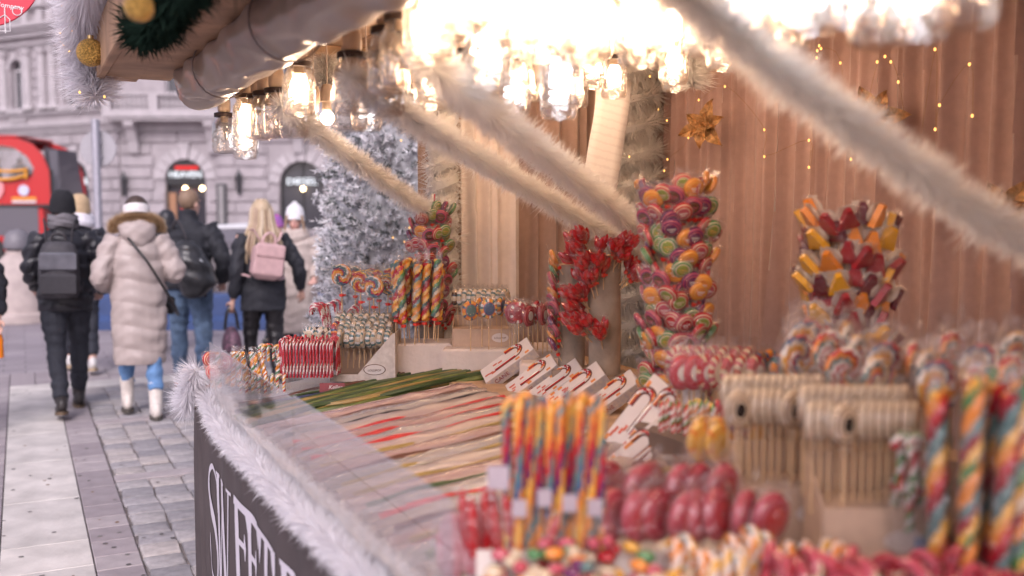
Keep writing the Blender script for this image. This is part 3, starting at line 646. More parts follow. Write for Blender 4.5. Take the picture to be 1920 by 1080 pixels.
def scarf(col, r=.1, z=-.145, tube_r=.045):
    def f(k, hc, hy, lean):
        b = MB(); pts = [(hc.x + r * k * math.cos(a), hc.y - .02 + r * k * math.sin(a) * .95, hc.z + z * k + .012 * math.sin(3 * a)) for a in np.linspace(0, 2 * PI, 25)]
        b.tube(pts, tube_r * k, 12); b.tube([(p[0] * 1.0, p[1], p[2] + .05 * k) for p in pts], tube_r * .8 * k, 12)
        return remesh(b, .011, 2, 'scarf', col, quilt=lambda c: .004 * np.sin(c[:, 2] * 180 + 40 * c[:, 0]))
    return f
# --- man with backpack
MA_ = T(.315, 8.95, 0) @ RZ(R(2))
person('person', 'walking man in black beanie, black puffer jacket and dark jeans', MA_, 1.80, dict(
    legs=((-.3, .05, -.02), (.26, .0, .0)), arms=(((-.24, .02, 1.16), (-.2, .2, 1.0)), ((.32, -.04, 1.15), (.28, .16, .96))), jacket=black_puff, quilt=(.018, .115), bulk=1.06, hem=.83, sleeve=1.12, trousers=dkjean, tw=1.03,
    shoes=mat('dark_boot', (.03, .025, .025), .5), sole=mat('brown_sole', (.12, .08, .05), .7), shoe='short', hyaw=R(-25),
    extra=[('knit_hat', beanie(mat('black_knit', (.012, .012, .016), .9, bump=.5, bscale=300))), ('scarf', scarf(mat('grey_knit', (.16, .15, .165), .9, var=.2, vscale=80, bump=.4), .09, -.115, .034))]))
bb = MB(); rings(bb, [(0, 0, -.22, .13, .07), (0, 0, -.19, .155, .088), (0, 0, 0, .155, .085), (0, .01, .13, .145, .075), (0, .02, .2, .12, .06), (0, .03, .23, .08, .04)]); bagm = remesh(bb, .012, 4, 'main_bag', mat('grey_canvas', (.045, .042, .05), .7, var=.25, vscale=30))
b2 = MB(); b2.b2((-.135, -.096, .0), (.135, -.06, .15), 0, None, .02); fl = b2.mesh('top_flap', mat('sheen_nylon', (.11, .11, .13), .35, var=.25, vscale=12))
b3 = MB(); b3.b2((-.13, -.104, -.19), (.13, -.07, -.02), 0, None, .025); pk = b3.mesh('front_pocket', mat('dark_canvas', (.035, .033, .04), .7))
hnd = MB(); hnd.tube(bez([(-.05, .05, .21), (-.04, .03, .28), (.04, .03, .28), (.05, .05, .21)], 5), .011, 8); hm = hnd.mesh('handle', mat('strap', (.05, .045, .05), .8))
stp = []
for sx in (-1, 1):
    s_ = MB(); s_.tube(bez([(sx * .09, .06, .2), (sx * .1, .1, .32), (sx * .12, .2, .38), (sx * .13, .36, .28), (sx * .15, .38, .1), (sx * .16, .2, -.12), (sx * .15, .06, -.17)], 5), .02, 8, flat=.4); stp.append(('shoulder_strap', s_.mesh('shoulder_strap', mat('strap', (.05, .045, .05)))))
thing('backpack', 'boxy dark grey backpack on the man in the black beanie', 'backpack', [('main_bag', bagm), ('top_flap', fl), ('front_pocket', pk), ('handle', hm)] + stp, MA_ @ T(-.06, -.265, 1.2) @ RX(R(4)) @ RZ(R(-9)))
# --- person in camel beanie, mostly behind him
person('person', 'person in camel beanie and white hood walking ahead of the backpack man', T(.52, 11.12, 0) @ RZ(R(0)), 1.80, dict(
    legs=((.28, .03, 0), (-.18, .05, 0)), jacket=black_puff, quilt=(.012, .12), bulk=1.1, hem=.78, sleeve=1.15, trousers=dkjean, shoes=mat('white_shoe', (.6, .58, .57), .5), sole=mat('tan_sole', (.4, .3, .2), .7), cuff=.06, hx=.03,
    arms=(((-.27, -.04, 1.13), (-.25, .12, .9)), ((.3, -.05, 1.13), (.3, .1, .9))),
    extra=[('knit_hat', beanie(mat('camel_knit', (.5, .36, .22), .9, bump=.5, bscale=300), None, 1.04)), ('hood', scarf(mat('white_fleece', (.7, .68, .74), .9, bump=.3), .095, -.12, .05))]))
# --- woman in long cream coat
MC_ = T(.84, 8.52, 0) @ RZ(R(-2))
def hoodC(k, hc, hy, lean):
    b = MB(); b.ell((0, hc.y - .10 * k, hc.z - .16 * k), (.135 * k, .085 * k, .105 * k), 20, 12); b.ell((0, hc.y - .06 * k, hc.z - .12 * k), (.15 * k, .11 * k, .07 * k), 20, 12); b.ell((0, hc.y - .12 * k, hc.z - .21 * k), (.09 * k, .06 * k, .08 * k), 16, 10)
    return remesh(b, .012, 3, 'hood', cream, quilt=lambda c: .004 * np.sin(c[:, 0] * 50) * np.sin(c[:, 2] * 60))
def trimC(k, hc, hy, lean):
    pts = bez([(-.175 * k, hc.y - .03 * k, hc.z - .16 * k), (-.165 * k, hc.y - .06 * k, hc.z - .09 * k), (-.1 * k, hc.y - .095 * k, hc.z - .055 * k), (0, hc.y - .11 * k, hc.z - .04 * k), (.1 * k, hc.y - .095 * k, hc.z - .055 * k), (.165 * k, hc.y - .06 * k, hc.z - .09 * k), (.175 * k, hc.y - .03 * k, hc.z - .16 * k)], 6)
    return fur_mesh('fur_trim', pts, .052 * k, 5200, fur_mat('tan_fur', (.52, .36, .22)), .0026)
def trimC2(k, hc, hy, lean):
    pts = bez([(-.185 * k, hc.y + .0 * k, hc.z - .16 * k), (-.18 * k, hc.y - .02 * k, hc.z - .08 * k), (-.1 * k, hc.y - .05 * k, hc.z - .035 * k), (0, hc.y - .06 * k, hc.z - .015 * k), (.1 * k, hc.y - .05 * k, hc.z - .035 * k), (.18 * k, hc.y - .02 * k, hc.z - .08 * k), (.185 * k, hc.y + .0 * k, hc.z - .16 * k)], 6)
    return fur_mesh('fur_trim', pts, .045 * k, 3600, fur_mat('cream_fur', (.6, .48, .36)), .0026)
def bandC(k, hc, hy, lean):
    b = MB(); b.lathe([(.094, -.04), (.105, -.035), (.108, .0), (.104, .035), (.092, .04)], 22, 0, T(hc.x, hc.y - .01, hc.z + .01) @ RX(-.25) @ Matrix.Diagonal((k * .95, k * 1.08, k, 1))); return b.mesh('headband', mat('white_knit', (.72, .68, .68), .9, bump=.4, bscale=200))
def topC(k, hc, hy, lean):
    b = MB(); b.ell((0, hc.y - .012, hc.z + .035 * k), (.09 * k, .105 * k, .095 * k), 20, 12); return b.mesh('hair', mat('brown_hair', (.06, .038, .03), .5, var=.3, vscale=60))
person('person', 'woman in long cream quilted coat with fur trimmed hood, seen from behind', MC_, 1.78, dict(
    legs=((.2, .02, .0), (-.16, .0, .0)), arms=(((-.285, -.06, 1.12), (-.22, .2, 1.02)), ((.28, -.06, 1.14), (.22, .22, 1.12))), jacket=cream, quilt=(.012, .185), bulk=1.08, hem=.43, flare=.93, sleeve=1.1, waist=1.06, trousers=skinny, tw=.92,
    shoes=mat('cream_boot', (.66, .6, .55), .45), sole=mat('dark_sole', (.08, .07, .06), .7), shoe='boot', cuff=.14,
    extra=[('hood', hoodC), ('fur_trim', trimC), ('fur_trim', trimC2), ('headband', bandC), ('hair', topC)]))
s_ = MB(); s_.tube(bez([(-.01, -.235, 1.36), (.06, -.265, 1.26), (.15, -.262, 1.1), (.235, -.2, .95), (.285, -.08, .85), (.29, .04, .83), (.2, .2, .95), (.02, .24, 1.2), (-.1, .12, 1.46), (-.08, -.12, 1.46), (-.01, -.235, 1.36)], 6), .011, 6); strap = s_.mesh('strap', leath)
bb = MB(); bb.box((.2, .26, .88), (.2, .07, .15), 0, None, .02); 
thing('crossbody_bag', 'black crossbody bag strap running over the cream coat', 'bag', [('strap', strap), ('pouch', bb.mesh('pouch', leath))], MC_)
# --- man with duffel bag
MD_ = T(1.43, 9.88, 0) @ RZ(R(-14))
person('person', 'man with short hair in black jacket and blue jeans, turned to the side', MD_, 1.86, dict(
    legs=((.1, .0, .01), (-.12, .0, .03)), arms=(((-.27, .02, 1.17), (-.2, .24, 1.05)), ((.3, -.05, 1.13), (.28, .12, .92))), jacket=navy, quilt=(.003, .3), bulk=1.12, hem=.88, sleeve=1.15, collar=1.035, trousers=bljean, tw=1.12,
    shoes=mat('black_trainer', (.03, .03, .04), .5, col2=(.4, .38, .4), vscale=28), sole=mat('orange_sole', (.6, .16, .05), .6), hyaw=R(-35), hx=.02, lean=.03,
    extra=[('hair', short_hair(mat('fair_hair', (.23, .15, .1), .6, var=.3, vscale=90)))]))
bb = MB(); bb.tube(bez([(-.02, 0, .24), (-.03, 0, .12), (0, 0, -.05), (.05, 0, -.2), (.08, 0, -.27)], 4), [.05, .09, .12, .13, .145, .155, .165, .172, .178, .18, .18, .178, .172, .16, .14, .11, .06], 16); 
dm = remesh(bb, .012, 4, 'bag_body', mat('black_duffel', (.03, .03, .034), .32, var=.3, vscale=14), quilt=lambda c: .008 * np.sin(c[:, 2] * 38 + 12 * c[:, 0]))
s_ = MB(); s_.tube(bez([(-.02, -.0, .26), (-.05, .06, .4), (-.08, .16, .42), (-.1, .3, .3), (-.02, .42, 0), (.06, .3, -.22), (.1, .1, -.3)], 5), .018, 8, flat=.5)
w_ = MB(); w_.ell((-.02, -.115, .08), (.03, .012, .04)); w2 = MB(); w2.ell((.05, -.14, .02), (.03, .012, .045))
emb = mat('white_emblem', (.6, .62, .65), .5)
thing('duffel_bag', 'slouchy black duffel bag with white emblem on the jeans man', 'bag', [('bag_body', dm, [('emblem', w_.mesh('emblem', emb)), ('emblem', w2.mesh('emblem', emb))]), ('strap', s_.mesh('strap', mat('strap', (.05, .045, .05))))], MD_ @ T(.06, -.27, 1.16) @ RZ(R(14)) @ RY(R(-6)))
# --- blonde woman with pink backpack
ME_ = T(1.98, 9.17, 0) @ RZ(R(2))
def blonde(k, hc, hy, lean):
    b = MB(); b.ell((0, hc.y - .015, hc.z + .03 * k), (.09 * k, .108 * k, .1 * k), 20, 12)
    r_ = random.Random(3)
    for i in range(70):
        a = r_.uniform(PI * .98, PI * 2.02); rr = r_.uniform(.85, 1.02); x0 = .085 * rr * math.cos(a) * k; y0 = .1 * rr * math.sin(a) * k
        sp = (1.7 if x0 > 0 else 2.1); L_ = r_.uniform(.26, .36) * k
        if abs(x0) < .035: L_ *= .62
        p = [(x0 * .4, hc.y + y0 * .4 - .01, hc.z + .12 * k), (x0 * 1.05, hc.y + y0 - .01, hc.z + .03 * k), (x0 * 1.3, hc.y + y0 - .03, hc.z - .1 * k), (x0 * sp + r_.uniform(-.02, .02), hc.y + y0 - .065, hc.z - .1 * k - L_ * .55), (x0 * sp * 1.05 + r_.uniform(-.03, .03), hc.y + y0 - .07, hc.z - .1 * k - L_)]
        b.tube(bez(p, 3), [.012, .014, .015, .015, .015, .015, .015, .014, .013, .012, .01, .008, .004], 5, i % 3)
    return b.mesh('hair', [mat('blonde', (.46, .35, .23), .45, var=.2, vscale=120), mat('blonde_pale', (.58, .48, .36), .45, var=.2, vscale=120), mat('blonde_dark', (.3, .2, .13), .5)])
person('person', 'blonde woman in black sweater and black leather trousers, back turned', ME_, 1.77, dict(
    legs=((.12, .0, 0), (-.1, .0, 0)), arms=(((-.25, -.07, 1.12), (-.275, -.0, .86)), ((.31, -.05, 1.13), (.36, .04, .92))), jacket=navy, quilt=(.002, .3), bulk=1.06, hem=.76, sleeve=.98, trousers=leath, tw=1.0, lean=.02,
    extra=[('hair', blonde)]))
pinkl = mat('pink_leather', (.55, .36, .36), .4, var=.1, vscale=20, bump=.15, bscale=120)
bb = MB(); bb.box((0, 0, 0), (.27, .14, .33), 0, None, .05); pb = remesh(bb, .011, 4, 'bag_body', pinkl)
f_ = MB(); f_.b2((-.13, -.085, .03), (.13, -.05, .165), 0, None, .03); fm = remesh(f_, .01, 3, 'flap', pinkl)
h_ = MB(); h_.tube(bez([(-.055, .02, .14), (-.05, .02, .22), (0, .02, .26), (.05, .02, .22), (.055, .02, .14)], 5), .012, 8)
pt = [('bag_body', pb), ('flap', fm), ('handle', h_.mesh('handle', pinkl))]
for sx in (-1, 1):
    s_ = MB(); s_.tube(bez([(sx * .04, .04, .14), (sx * .1, .07, .22), (sx * .13, .14, .27), (sx * .15, .28, .2), (sx * .17, .3, .02), (sx * .2, .16, -.12), (sx * .13, .03, -.15)], 5), .017, 8, flat=.4); pt.append(('shoulder_strap', s_.mesh('shoulder_strap', pinkl)))
thing('backpack', 'small dusty pink leather backpack on the blonde woman', 'backpack', pt, ME_ @ T(-.02, -.235, 1.22) @ RY(R(8)))
bb = MB(); bb.tube(bez([(0, 0, .0), (0, 0, -.1), (0, 0, -.24)], 4), [.05, .08, .1, .12, .13, .14, .145, .14, .11], 14, flat=.6); hb = remesh(bb, .012, 2, 'bag_body', mat('floral_fabric', (.02, .02, .03), .6, col2=(.22, .1, .15), vscale=26))
pt = [('bag_body', hb)]
for sx in (-1, 1): s_ = MB(); s_.tube(bez([(-.06, sx * .03, -.02), (-.04, sx * .03, .12), (0, sx * .012, .2), (.04, sx * .03, .12), (.06, sx * .03, -.02)], 5), .008, 6); pt.append(('handle', s_.mesh('handle', leath)))
thing('handbag', 'dark floral handbag hanging from the blonde woman\'s left hand', 'bag', pt, ME_ @ T(-.29, .03, .62))
# --- woman in white bobble hat facing the camera
MF_ = T(2.57, 10.33, 0) @ RZ(R(180 - 18))
def facef(k, hc, hy, lean):
    b = MB()
    for sx in (-1, 1): b.ell((sx * .034 * k, hc.y + .085 * k, hc.z + .016 * k), (.013 * k, .008 * k, .007 * k), 8, 6, 0); b.tube([(sx * .018, hc.y + .09 * k, hc.z + .04 * k), (sx * .05, hc.y + .08 * k, hc.z + .042 * k)], .004, 5)
    b.ell((0, hc.y + .098 * k, hc.z - .067 * k), (.026 * k, .006 * k, .006 * k), 8, 6, 1)
    return b.mesh('face_details', [mat('eye_dark', (.03, .02, .02), .3), mat('lips', (.45, .12, .12), .4)])
def sidehair(sx):
  def f(k, hc, hy, lean):
    b = MB()
    if 1:
        for j in range(4): b.tube(bez([(sx * .075, hc.y + .03 + .015 * j, hc.z + .04), (sx * .09, hc.y + .04 + .012 * j, hc.z - .06), (sx * .1, hc.y + .06, hc.z - .17)], 4), .014, 6)
    return b.mesh('hair', mat('blonde_dark', (.3, .2, .13), .5))
  return f
person('person', 'smiling woman in white bobble hat, beige coat and thick scarf', MF_, 1.70, dict(
    legs=((.08, .0, 0), (-.08, .0, 0)), arms=(((-.27, .0, 1.12), (-.2, .2, 1.0)), ((.27, .0, 1.12), (.2, .22, 1.02))), jacket=beigewool, quilt=(.003, .25), bulk=1.15, hem=.42, flare=1.12, sleeve=1.2, trousers=dkjean, shoes=blackm, skin=mat('skin_rosy', (.62, .36, .3), .5),
    extra=[('knit_hat', beanie(mat('white_cable_knit', (.70, .69, .71), .9, bump=.8, bscale=140), True, 1.05)), ('scarf', scarf(mat('oat_scarf', (.5, .42, .38), .9, var=.25, vscale=60, bump=.5), .11, -.185, .05)), ('face_details', facef), ('hair', sidehair(-1)), ('hair', sidehair(1))]))
# --- people glimpsed further off
person('person', 'person in dark hooded coat half hidden behind the jeans man', CF @ T(-4.15, 12.0, 0) @ RZ(R(20)), 1.64, dict(jacket=black_puff, bulk=1.1, hem=.6, trousers=dkjean, hyaw=R(-40), extra=[('hood', beanie(black_puff, None, 1.12))]))
person('person', 'person in striped bobble hat passing behind the blonde woman', CF @ T(-2.9, 12.2, 0) @ RZ(R(-70)), 1.6, dict(jacket=mat('rose_jacket', (.4, .2, .25), .6), bulk=1.1, hem=.75, trousers=dkjean, extra=[('knit_hat', beanie(mat('striped_knit', (.5, .1, .3), .9, col2=(.1, .1, .35), vscale=22)))]))
person('person', 'person with red collar standing beside the bus door', CF @ T(-12.6, 29.0, 0) @ RZ(R(60)), 1.75, dict(jacket=mat('red_jacket', (.5, .02, .03), .6), bulk=1.1, hem=.75, trousers=dkjean, extra=[('hair', short_hair(mat('brown_hair', (.06, .038, .03))))]))
# passengers on the upper deck
for i, (u, lab) in enumerate(((-15.95, 'bus passenger with short dark hair, rearmost of three upstairs'), (-15.2, 'bus passenger in light scarf, middle one upstairs'), (-14.65, 'bus passenger nearest the front upstairs in dark coat'))):
    person('person', lab, CF @ T(u - .4, D0 + .75, 1.93 - .12) @ RZ(R(-90)), 1.6 - .05 * i, dict(legs=((.3, .35, 0), (.3, .35, 0)), jacket=[black_puff, mat('grey_coat', (.1, .09, .1), .7), navy][i], bulk=1.15, hem=.8, trousers=dkjean, extra=[('hair', short_hair(mat('brown_hair', (.06, .038, .03))))]))
# --- passer-by at the left edge carrying an orange drink
MG_ = CF @ T(-4.12, 7.3, 0) @ RZ(R(180 + 24))
person('person', 'passer-by in black puffer jacket cut off by the left edge', MG_, 1.74, dict(legs=((.15, 0, 0), (-.15, 0, 0)), arms=(((-.29, -.04, 1.14), (-.3, .06, .88)), ((.29, -.04, 1.14), (.29, .06, .88))), jacket=black_puff, quilt=(.016, .1), bulk=1.1, hem=.8, sleeve=1.15, trousers=dkjean, extra=[('hair', short_hair(mat('brown_hair', (.06, .038, .03))))]))
b = MB(); b.lathe([(.001, 0), (.028, .0), (.032, .02), (.03, .09), (.033, .13), (.024, .17), (.012, .2), (.012, .21)], 14); c_ = MB(); c_.lathe([(.014, .205), (.014, .235), (.001, .235)], 12)
thing('drink_bottle', 'orange drink bottle held at the left edge', 'bottle', [('bottle_body', b.mesh('bottle_body', mat('orange_drink', (.8, .22, .01), .15, var=.03, coat=.5))), ('cap', c_.mesh('cap', mat('orange_cap', (.7, .2, .02), .4)))], MG_ @ T(-.30, .1, .58))
# ================================================================ THE SWEET STALL
XF = .642; YE = 4.3; BW = 2.95        # front plane, far end, back wall
wood = mat('pine_wood', (.42, .25, .14), .6, var=.25, vscale=7, bump=.2, bscale=25); wood2 = mat('pine_pale', (.5, .33, .2), .6, var=.2, vscale=9, bump=.2, bscale=25)
fleece = mat('white_cloth', (.66, .6, .57), .9, var=.06, vscale=25, bump=.4, bscale=90)
SL = Vector((1.8, 2.0, 0)); stall = link('market_stall', None); stall.location = SL; stall['label'] = 'wooden market stall with plank ceiling and sloping sweet counter'; stall['category'] = 'stall'
def sp(name, mb, m, sm=False): return link(name, mb.mesh(name, m, sm), stall, T(-SL.x, -SL.y, 0))
def board_z(x): return .87 + .12 * (x - .68)
q = MB(); xa, xb = XF + .012, 1.5
q.add([(xa, -.5, board_z(xa)), (xb, -.5, board_z(xb)), (xb, YE, board_z(xb)), (xa, YE, board_z(xa)), (xa, -.5, board_z(xa) - .03), (xb, -.5, board_z(xb) - .03), (xb, YE, board_z(xb) - .03), (xa, YE, board_z(xa) - .03)], [[0, 1, 2, 3], [7, 6, 5, 4], [0, 4, 5, 1], [1, 5, 6, 2], [2, 6, 7, 3], [3, 7, 4, 0]])
sp('counter_board', q, fleece)
q = MB(); q.b2((1.5, -.5, .94), (2.35, YE, .985)); sp('rear_shelf', q, wood2)
q = MB(); q.b2((XF + .02, -.5, .03), (XF + .05, YE, .82)); q.b2((XF + .02, YE - .03, .03), (1.66, YE, .86)); q.b2((2.3, -.5, .0), (2.33, YE, .94)); sp('counter_frame', q, wood)
q = MB(); q.b2((BW, -1.0, 0), (BW + .04, 4.64, 2.45)); sp('back_wall', q, wood); q = MB(); q.b2((1.70, 4.42, 0), (BW, 4.46, 2.45)); sp('end_wall', q, wood)
for (x, y) in ((1.74, 4.36), (2.82, 4.36), (.72, 4.9)):
    if y > 4.5: continue
    q = MB(); q.b2((x - .05, y - .05, 0), (x + .05, y + .05, 2.42)); sp('post', q, wood)
n = 19
for k in range(n):
    x0 = .62 + k * .128; q = MB(); q.b2((x0 + .003, -1, 2.42), (x0 + .125, 4.64, 2.44), 0, None, .004); sp('ceiling_plank', q, [wood, wood2][k % 2])
q = MB(); q.b2((.29, -1.1, 2.47), (3.1, 4.66, 2.53)); sp('roof', q, mat('roof_felt', (.1, .09, .09), .9))
for y in (4.56, 3.2, 1.6, .2): q = MB(); q.b2((.62, y - .03, 2.33), (BW, y + .03, 2.419), 0, None, .004); sp('rafter', q, wood2)
for x in (.86, 1.5): q = MB(); q.b2((x - .02, -1, 2.28), (x + .02, 4.6, 2.329)); sp('lamp_rail', q, wood)
# eave: soffit boards running along the street side, fascia
for k in range(2):
    q = MB(); x0 = .335 + k * .14; q.b2((x0, -1, 2.215 + k * .012), (x0 + .137, 4.62, 2.235 + k * .012), 0, None, .004); sp('soffit_board', q, wood)
q = MB(); q.b2((.30, -1, 2.205), (.333, 4.64, 2.40), 0, None, .004); sp('fascia_board', q, wood)
q = MB(); q.b2((.335, 4.60, 2.25), (.62, 4.64, 2.46)); sp('fascia_board', q, wood)
q = MB(); q.b2((.612, -1, 2.2), (.632, 4.42, 2.232)); sp('awning_rail', q, mat('alu_rail', (.55, .55, .6), .3, .8))
# ---- rolled-up awning
def roll():
    q = MB(); N = 220; n = 28; vs = []; fs = []
    for i in range(N + 1):
        y = -.9 + (4.38 + .9) * i / N
        for j in range(n):
            a = 2 * PI * j / n
            r = .088 + .007 * math.sin(y * 5.1 + 2 * a) + .006 * abs(math.sin(y * 9 + a * 2.0 + 1.5)) + .005 * math.sin(y * 17 + a * 4) + .006 * abs(math.sin(y * 6.3 - a * 1.5)) ** 3 + .004 * math.sin(y * 27 - a * 2) * math.sin(y * 2.2) + .004 * math.cos(a * 5 + y * 3)
            if i > N - 5: r *= 1 - .05 * (i - N + 5)
            sag = -.006 * math.sin(y * 3.3)
            vs.append((.672 + r * math.cos(a), y, 2.172 + sag + r * 1.02 * math.sin(a)))
    for i in range(N):
        for j in range(n): fs.append([i * n + j, (i + 1) * n + j, (i + 1) * n + (j + 1) % n, i * n + (j + 1) % n])
    fs.append([N * n + j for j in range(n)]); q.add(vs, fs)
    return q.mesh('canvas', mat('taupe_canvas', (.36, .27, .19), .24, var=.08, vscale=8, bump=.35, bscale=9, sheen=.2))
pts = []
for t_ in np.linspace(0, 4 * PI, 60): pts.append((.672 + (.02 + .005 * t_) * math.cos(t_), 4.383, 2.172 + (.02 + .005 * t_) * math.sin(t_)))
q = MB(); q.tube(pts, .004, 5)
straps = []
for y in (3.72, 2.75, 1.6): s_ = MB(); s_.tube([(.672 + .106 * math.cos(a), y, 2.172 + .108 * math.sin(a)) for a in np.linspace(0, 2 * PI, 24)], .007, 6, flat=.4); straps.append(('strap', s_.mesh('strap', mat('strap_taupe', (.25, .2, .17), .6))))
thing('rolled_awning', 'rolled up glossy taupe awning hanging along the eave', 'awning', [('canvas', roll()), ('rolled_edge', q.mesh('rolled_edge', mat('alu_rail', (.55, .55, .6))))] + straps)
# ---- curtains
def curtain(name, label, p0, p1, z0, z1, pitch, amp, m, seed, group=None):
    r_ = random.Random(seed); d = Vector(p1) - Vector(p0); L_ = d.length; d.normalize(); nrm = Vector((d.y, -d.x)); N = int(L_ / pitch * 18); Kz = 9; vs = []; fs = []
    ph = [r_.uniform(0, 6) for _ in range(6)]
    fo = []; c0 = 0
    while c0 < L_:
        c0 += pitch * r_.uniform(.45, 1.15); fo.append((c0, pitch * r_.uniform(.10, .24), amp * r_.uniform(.5, 1.25), r_.uniform(-.035, .035), r_.uniform(0, 6), r_.uniform(.55, 1.3)))
    FC = np.array(fo)
    for i in range(N + 1):
        s = L_ * i / N
        for k in range(Kz + 1):
            f = k / Kz; z = lerp(z1, z0, f); cc = FC[:, 0] + FC[:, 3] * f * 1.5 + .008 * np.sin(FC[:, 4] + 5 * f); wd = FC[:, 1] * (1 + .7 * f * FC[:, 5])
            off = float(np.sum(FC[:, 2] * (.75 + .5 * f) * np.exp(-((s - cc) / wd) ** 2))) + amp * .25 * math.sin(s * 11 + ph[0] + 2 * math.sin(s * 3)) + amp * .06 * math.sin(s * 70 + ph[1] + 2 * f)
            p = Vector((p0[0], p0[1])) + d * s + nrm * off; vs.append((p.x, p.y, z))
    for i in range(N):
        for k in range(Kz): a = i * (Kz + 1) + k; fs.append([a, a + 1, a + Kz + 2, a + Kz + 1])
    q = MB(); q.add(vs, fs); me = q.mesh(name, m)
    hd = MB(); hd.tube([(p0[0], p0[1], z1 + .01), (p1[0], p1[1], z1 + .01)], .012, 8)
    o = thing(name, label, 'curtain', [('cloth', me), ('rod', hd.mesh('rod', wood))], group=group)
    md = o.children[0].modifiers.new('thickness', 'SOLIDIFY'); md.thickness = .002
    return o
rose = mat('rose_voile', (.42, .28, .25), .85, var=.06, vscale=30, sheen=.3, bump=.1, bscale=400); tan_ = mat('tan_voile', (.40, .27, .22), .75, var=.06, vscale=30, sheen=.3); crm = mat('cream_voile', (.72, .63, .58), .75, var=.05, sheen=.3)
curtain('curtain', 'long dusty rose curtain covering the back wall of the stall', (2.85, 4.3), (2.85, -.6), .2, 2.385, .085, .05, rose, 4)
curtain('curtain', 'tan curtain hanging behind the paper letter', (2.12, 4.34), (2.74, 4.34), .2, 2.38, .12, .06, tan_, 9)
curtain('curtain', 'cream curtain beside the fluffy post at the far end', (1.84, 4.26), (2.13, 4.26), .2, 2.38, .09, .05, crm, 5)
# ---- fluffy posts
def helix(x, y, z0, z1, r, pitch, n=14): 
    k = int((z1 - z0) / pitch * n); return [(x + r * math.cos(2 * PI * i / n), y + r * math.sin(2 * PI * i / n), lerp(z0, z1, i / k)) for i in range(k + 1)]
warm_dot = emis('fairy_warm', (1, .48, .12), 2.2); dotm = MB(); dotm.ell((0, 0, 0), (.0042, .0042, .006), 6, 4); dot = dotm.mesh('fairy_bulb', warm_dot)
tw = fur_mat('tinsel_white', (.86, .83, .80)); tw2 = fur_mat('tinsel_cream', (.98, .96, .93), .65)
def dots_on(path, r, n, seed, face=(-.45, -.9)):
    r_ = random.Random(seed); out = []
    for _ in range(n):
        p = Vector(r_.choice(path)); a = math.atan2(face[1], face[0]) + r_.uniform(-1.3, 1.3); out.append(('fairy_bulb', dot, T(p.x + r * math.cos(a), p.y + r * math.sin(a), p.z + r_.uniform(-.04, .04))))
    return out
h1 = helix(1.735, 4.24, 1.0, 2.36, .035, .09); garland('fluffy_post_wrap', 'white tinsel wound round the slim post left of the cream curtain', h1, .085, 4500, m=tw2, width=.0026, cf=.5)
h2 = helix(2.70, 4.12, .75, 2.36, .085, .135); garland('fluffy_post_wrap', 'white tinsel wound thickly round the corner post with fairy lights', h2, .088, 4500, m=tw2, width=.0028, cf=.38, extra=dots_on(h2, .075, 34, 3))
# ---- swags under the ceiling
def swag(label, pts, rad, dens, m=tw2): return garland('tinsel_garland', label, bez(pts, 10), rad, dens, 'white swags across the stall', m, width=.0021)
swag('fluffy white garland swag nearest the flocked tree, thinnest of four', [(.80, 3.40, 2.02), (.93, 3.55, 1.965), (1.25, 3.80, 1.815), (1.58, 4.06, 1.665), (1.69, 4.15, 1.62)], .054, 9500)
swag('fluffy white garland swag left of the two meeting behind red flowers', [(.80, 2.62, 2.02), (.98, 2.76, 1.955), (1.5, 3.1, 1.785), (2.05, 3.45, 1.605), (2.3, 3.65, 1.54), (2.64, 4.0, 1.48)], .058, 9500)
swag('fluffy white garland swag crossing right before the paper letter', [(.86, 2.16, 1.99), (1.02, 2.31, 1.94), (1.5, 2.7, 1.79), (2.03, 3.13, 1.615), (2.35, 3.45, 1.53), (2.70, 3.95, 1.45)], .064, 9500)
swag('big blurred fluffy garland swag running to the right edge', [(.72, 1.36, 2.16), (.93, 1.36, 2.035), (1.2, 1.34, 1.875), (1.5, 1.31, 1.71), (1.75, 1.27, 1.585), (2.3, 1.15, 1.36), (2.8, 1.0, 1.2)], .058, 10000)
q = fur_mesh('tinsel', [(1.19, 4.2, 2.17), (1.19, 4.2, 2.31)], .1, 3600, tw2); thing('fluffy_pompom', 'round white tinsel pompom under the ceiling behind the jars', 'pompom', q)
# torn white tinsel tassel right of the big jars
q = fur_mesh('tinsel', bez([(2.36, 3.2, 2.40), (2.36, 3.2, 2.26), (2.36, 3.2, 2.14)], 5), .085, 3800, tw2, squash=1); thing('tinsel_tassel', 'frayed white tinsel bunch hanging above the gold flower', 'tassel', q)
# ---- paper letter
def letter_mat():
    m = bpy.data.materials.new('handwritten_paper'); m.use_nodes = True; t = m.node_tree; b = t.nodes['Principled BSDF']; b.inputs['Roughness'].default_value = .8
    tc = t.nodes.new('ShaderNodeTexCoord'); w = t.nodes.new('ShaderNodeTexWave'); w.bands_direction = 'Z'; w.inputs['Scale'].default_value = 9; w.inputs['Distortion'].default_value = 2.2; w.inputs['Detail'].default_value = 5; w.inputs['Detail Scale'].default_value = 9
    n = t.nodes.new('ShaderNodeTexNoise'); n.inputs['Scale'].default_value = 42; r = t.nodes.new('ShaderNodeValToRGB'); r.color_ramp.elements[0].position = .72; r.color_ramp.elements[1].position = .9; r.color_ramp.elements[0].color = (.86, .82, .79, 1); r.color_ramp.elements[1].color = (.80, .755, .73, 1)
    mp = t.nodes.new('ShaderNodeMapping'); mp.inputs['Rotation'].default_value = (0, R(-14), 0)
    t.links.new(tc.outputs['Object'], mp.inputs[0]); t.links.new(mp.outputs[0], w.inputs[0]); t.links.new(w.outputs['Fac'], r.inputs[0]); t.links.new(r.outputs[0], b.inputs['Base Color']); return m
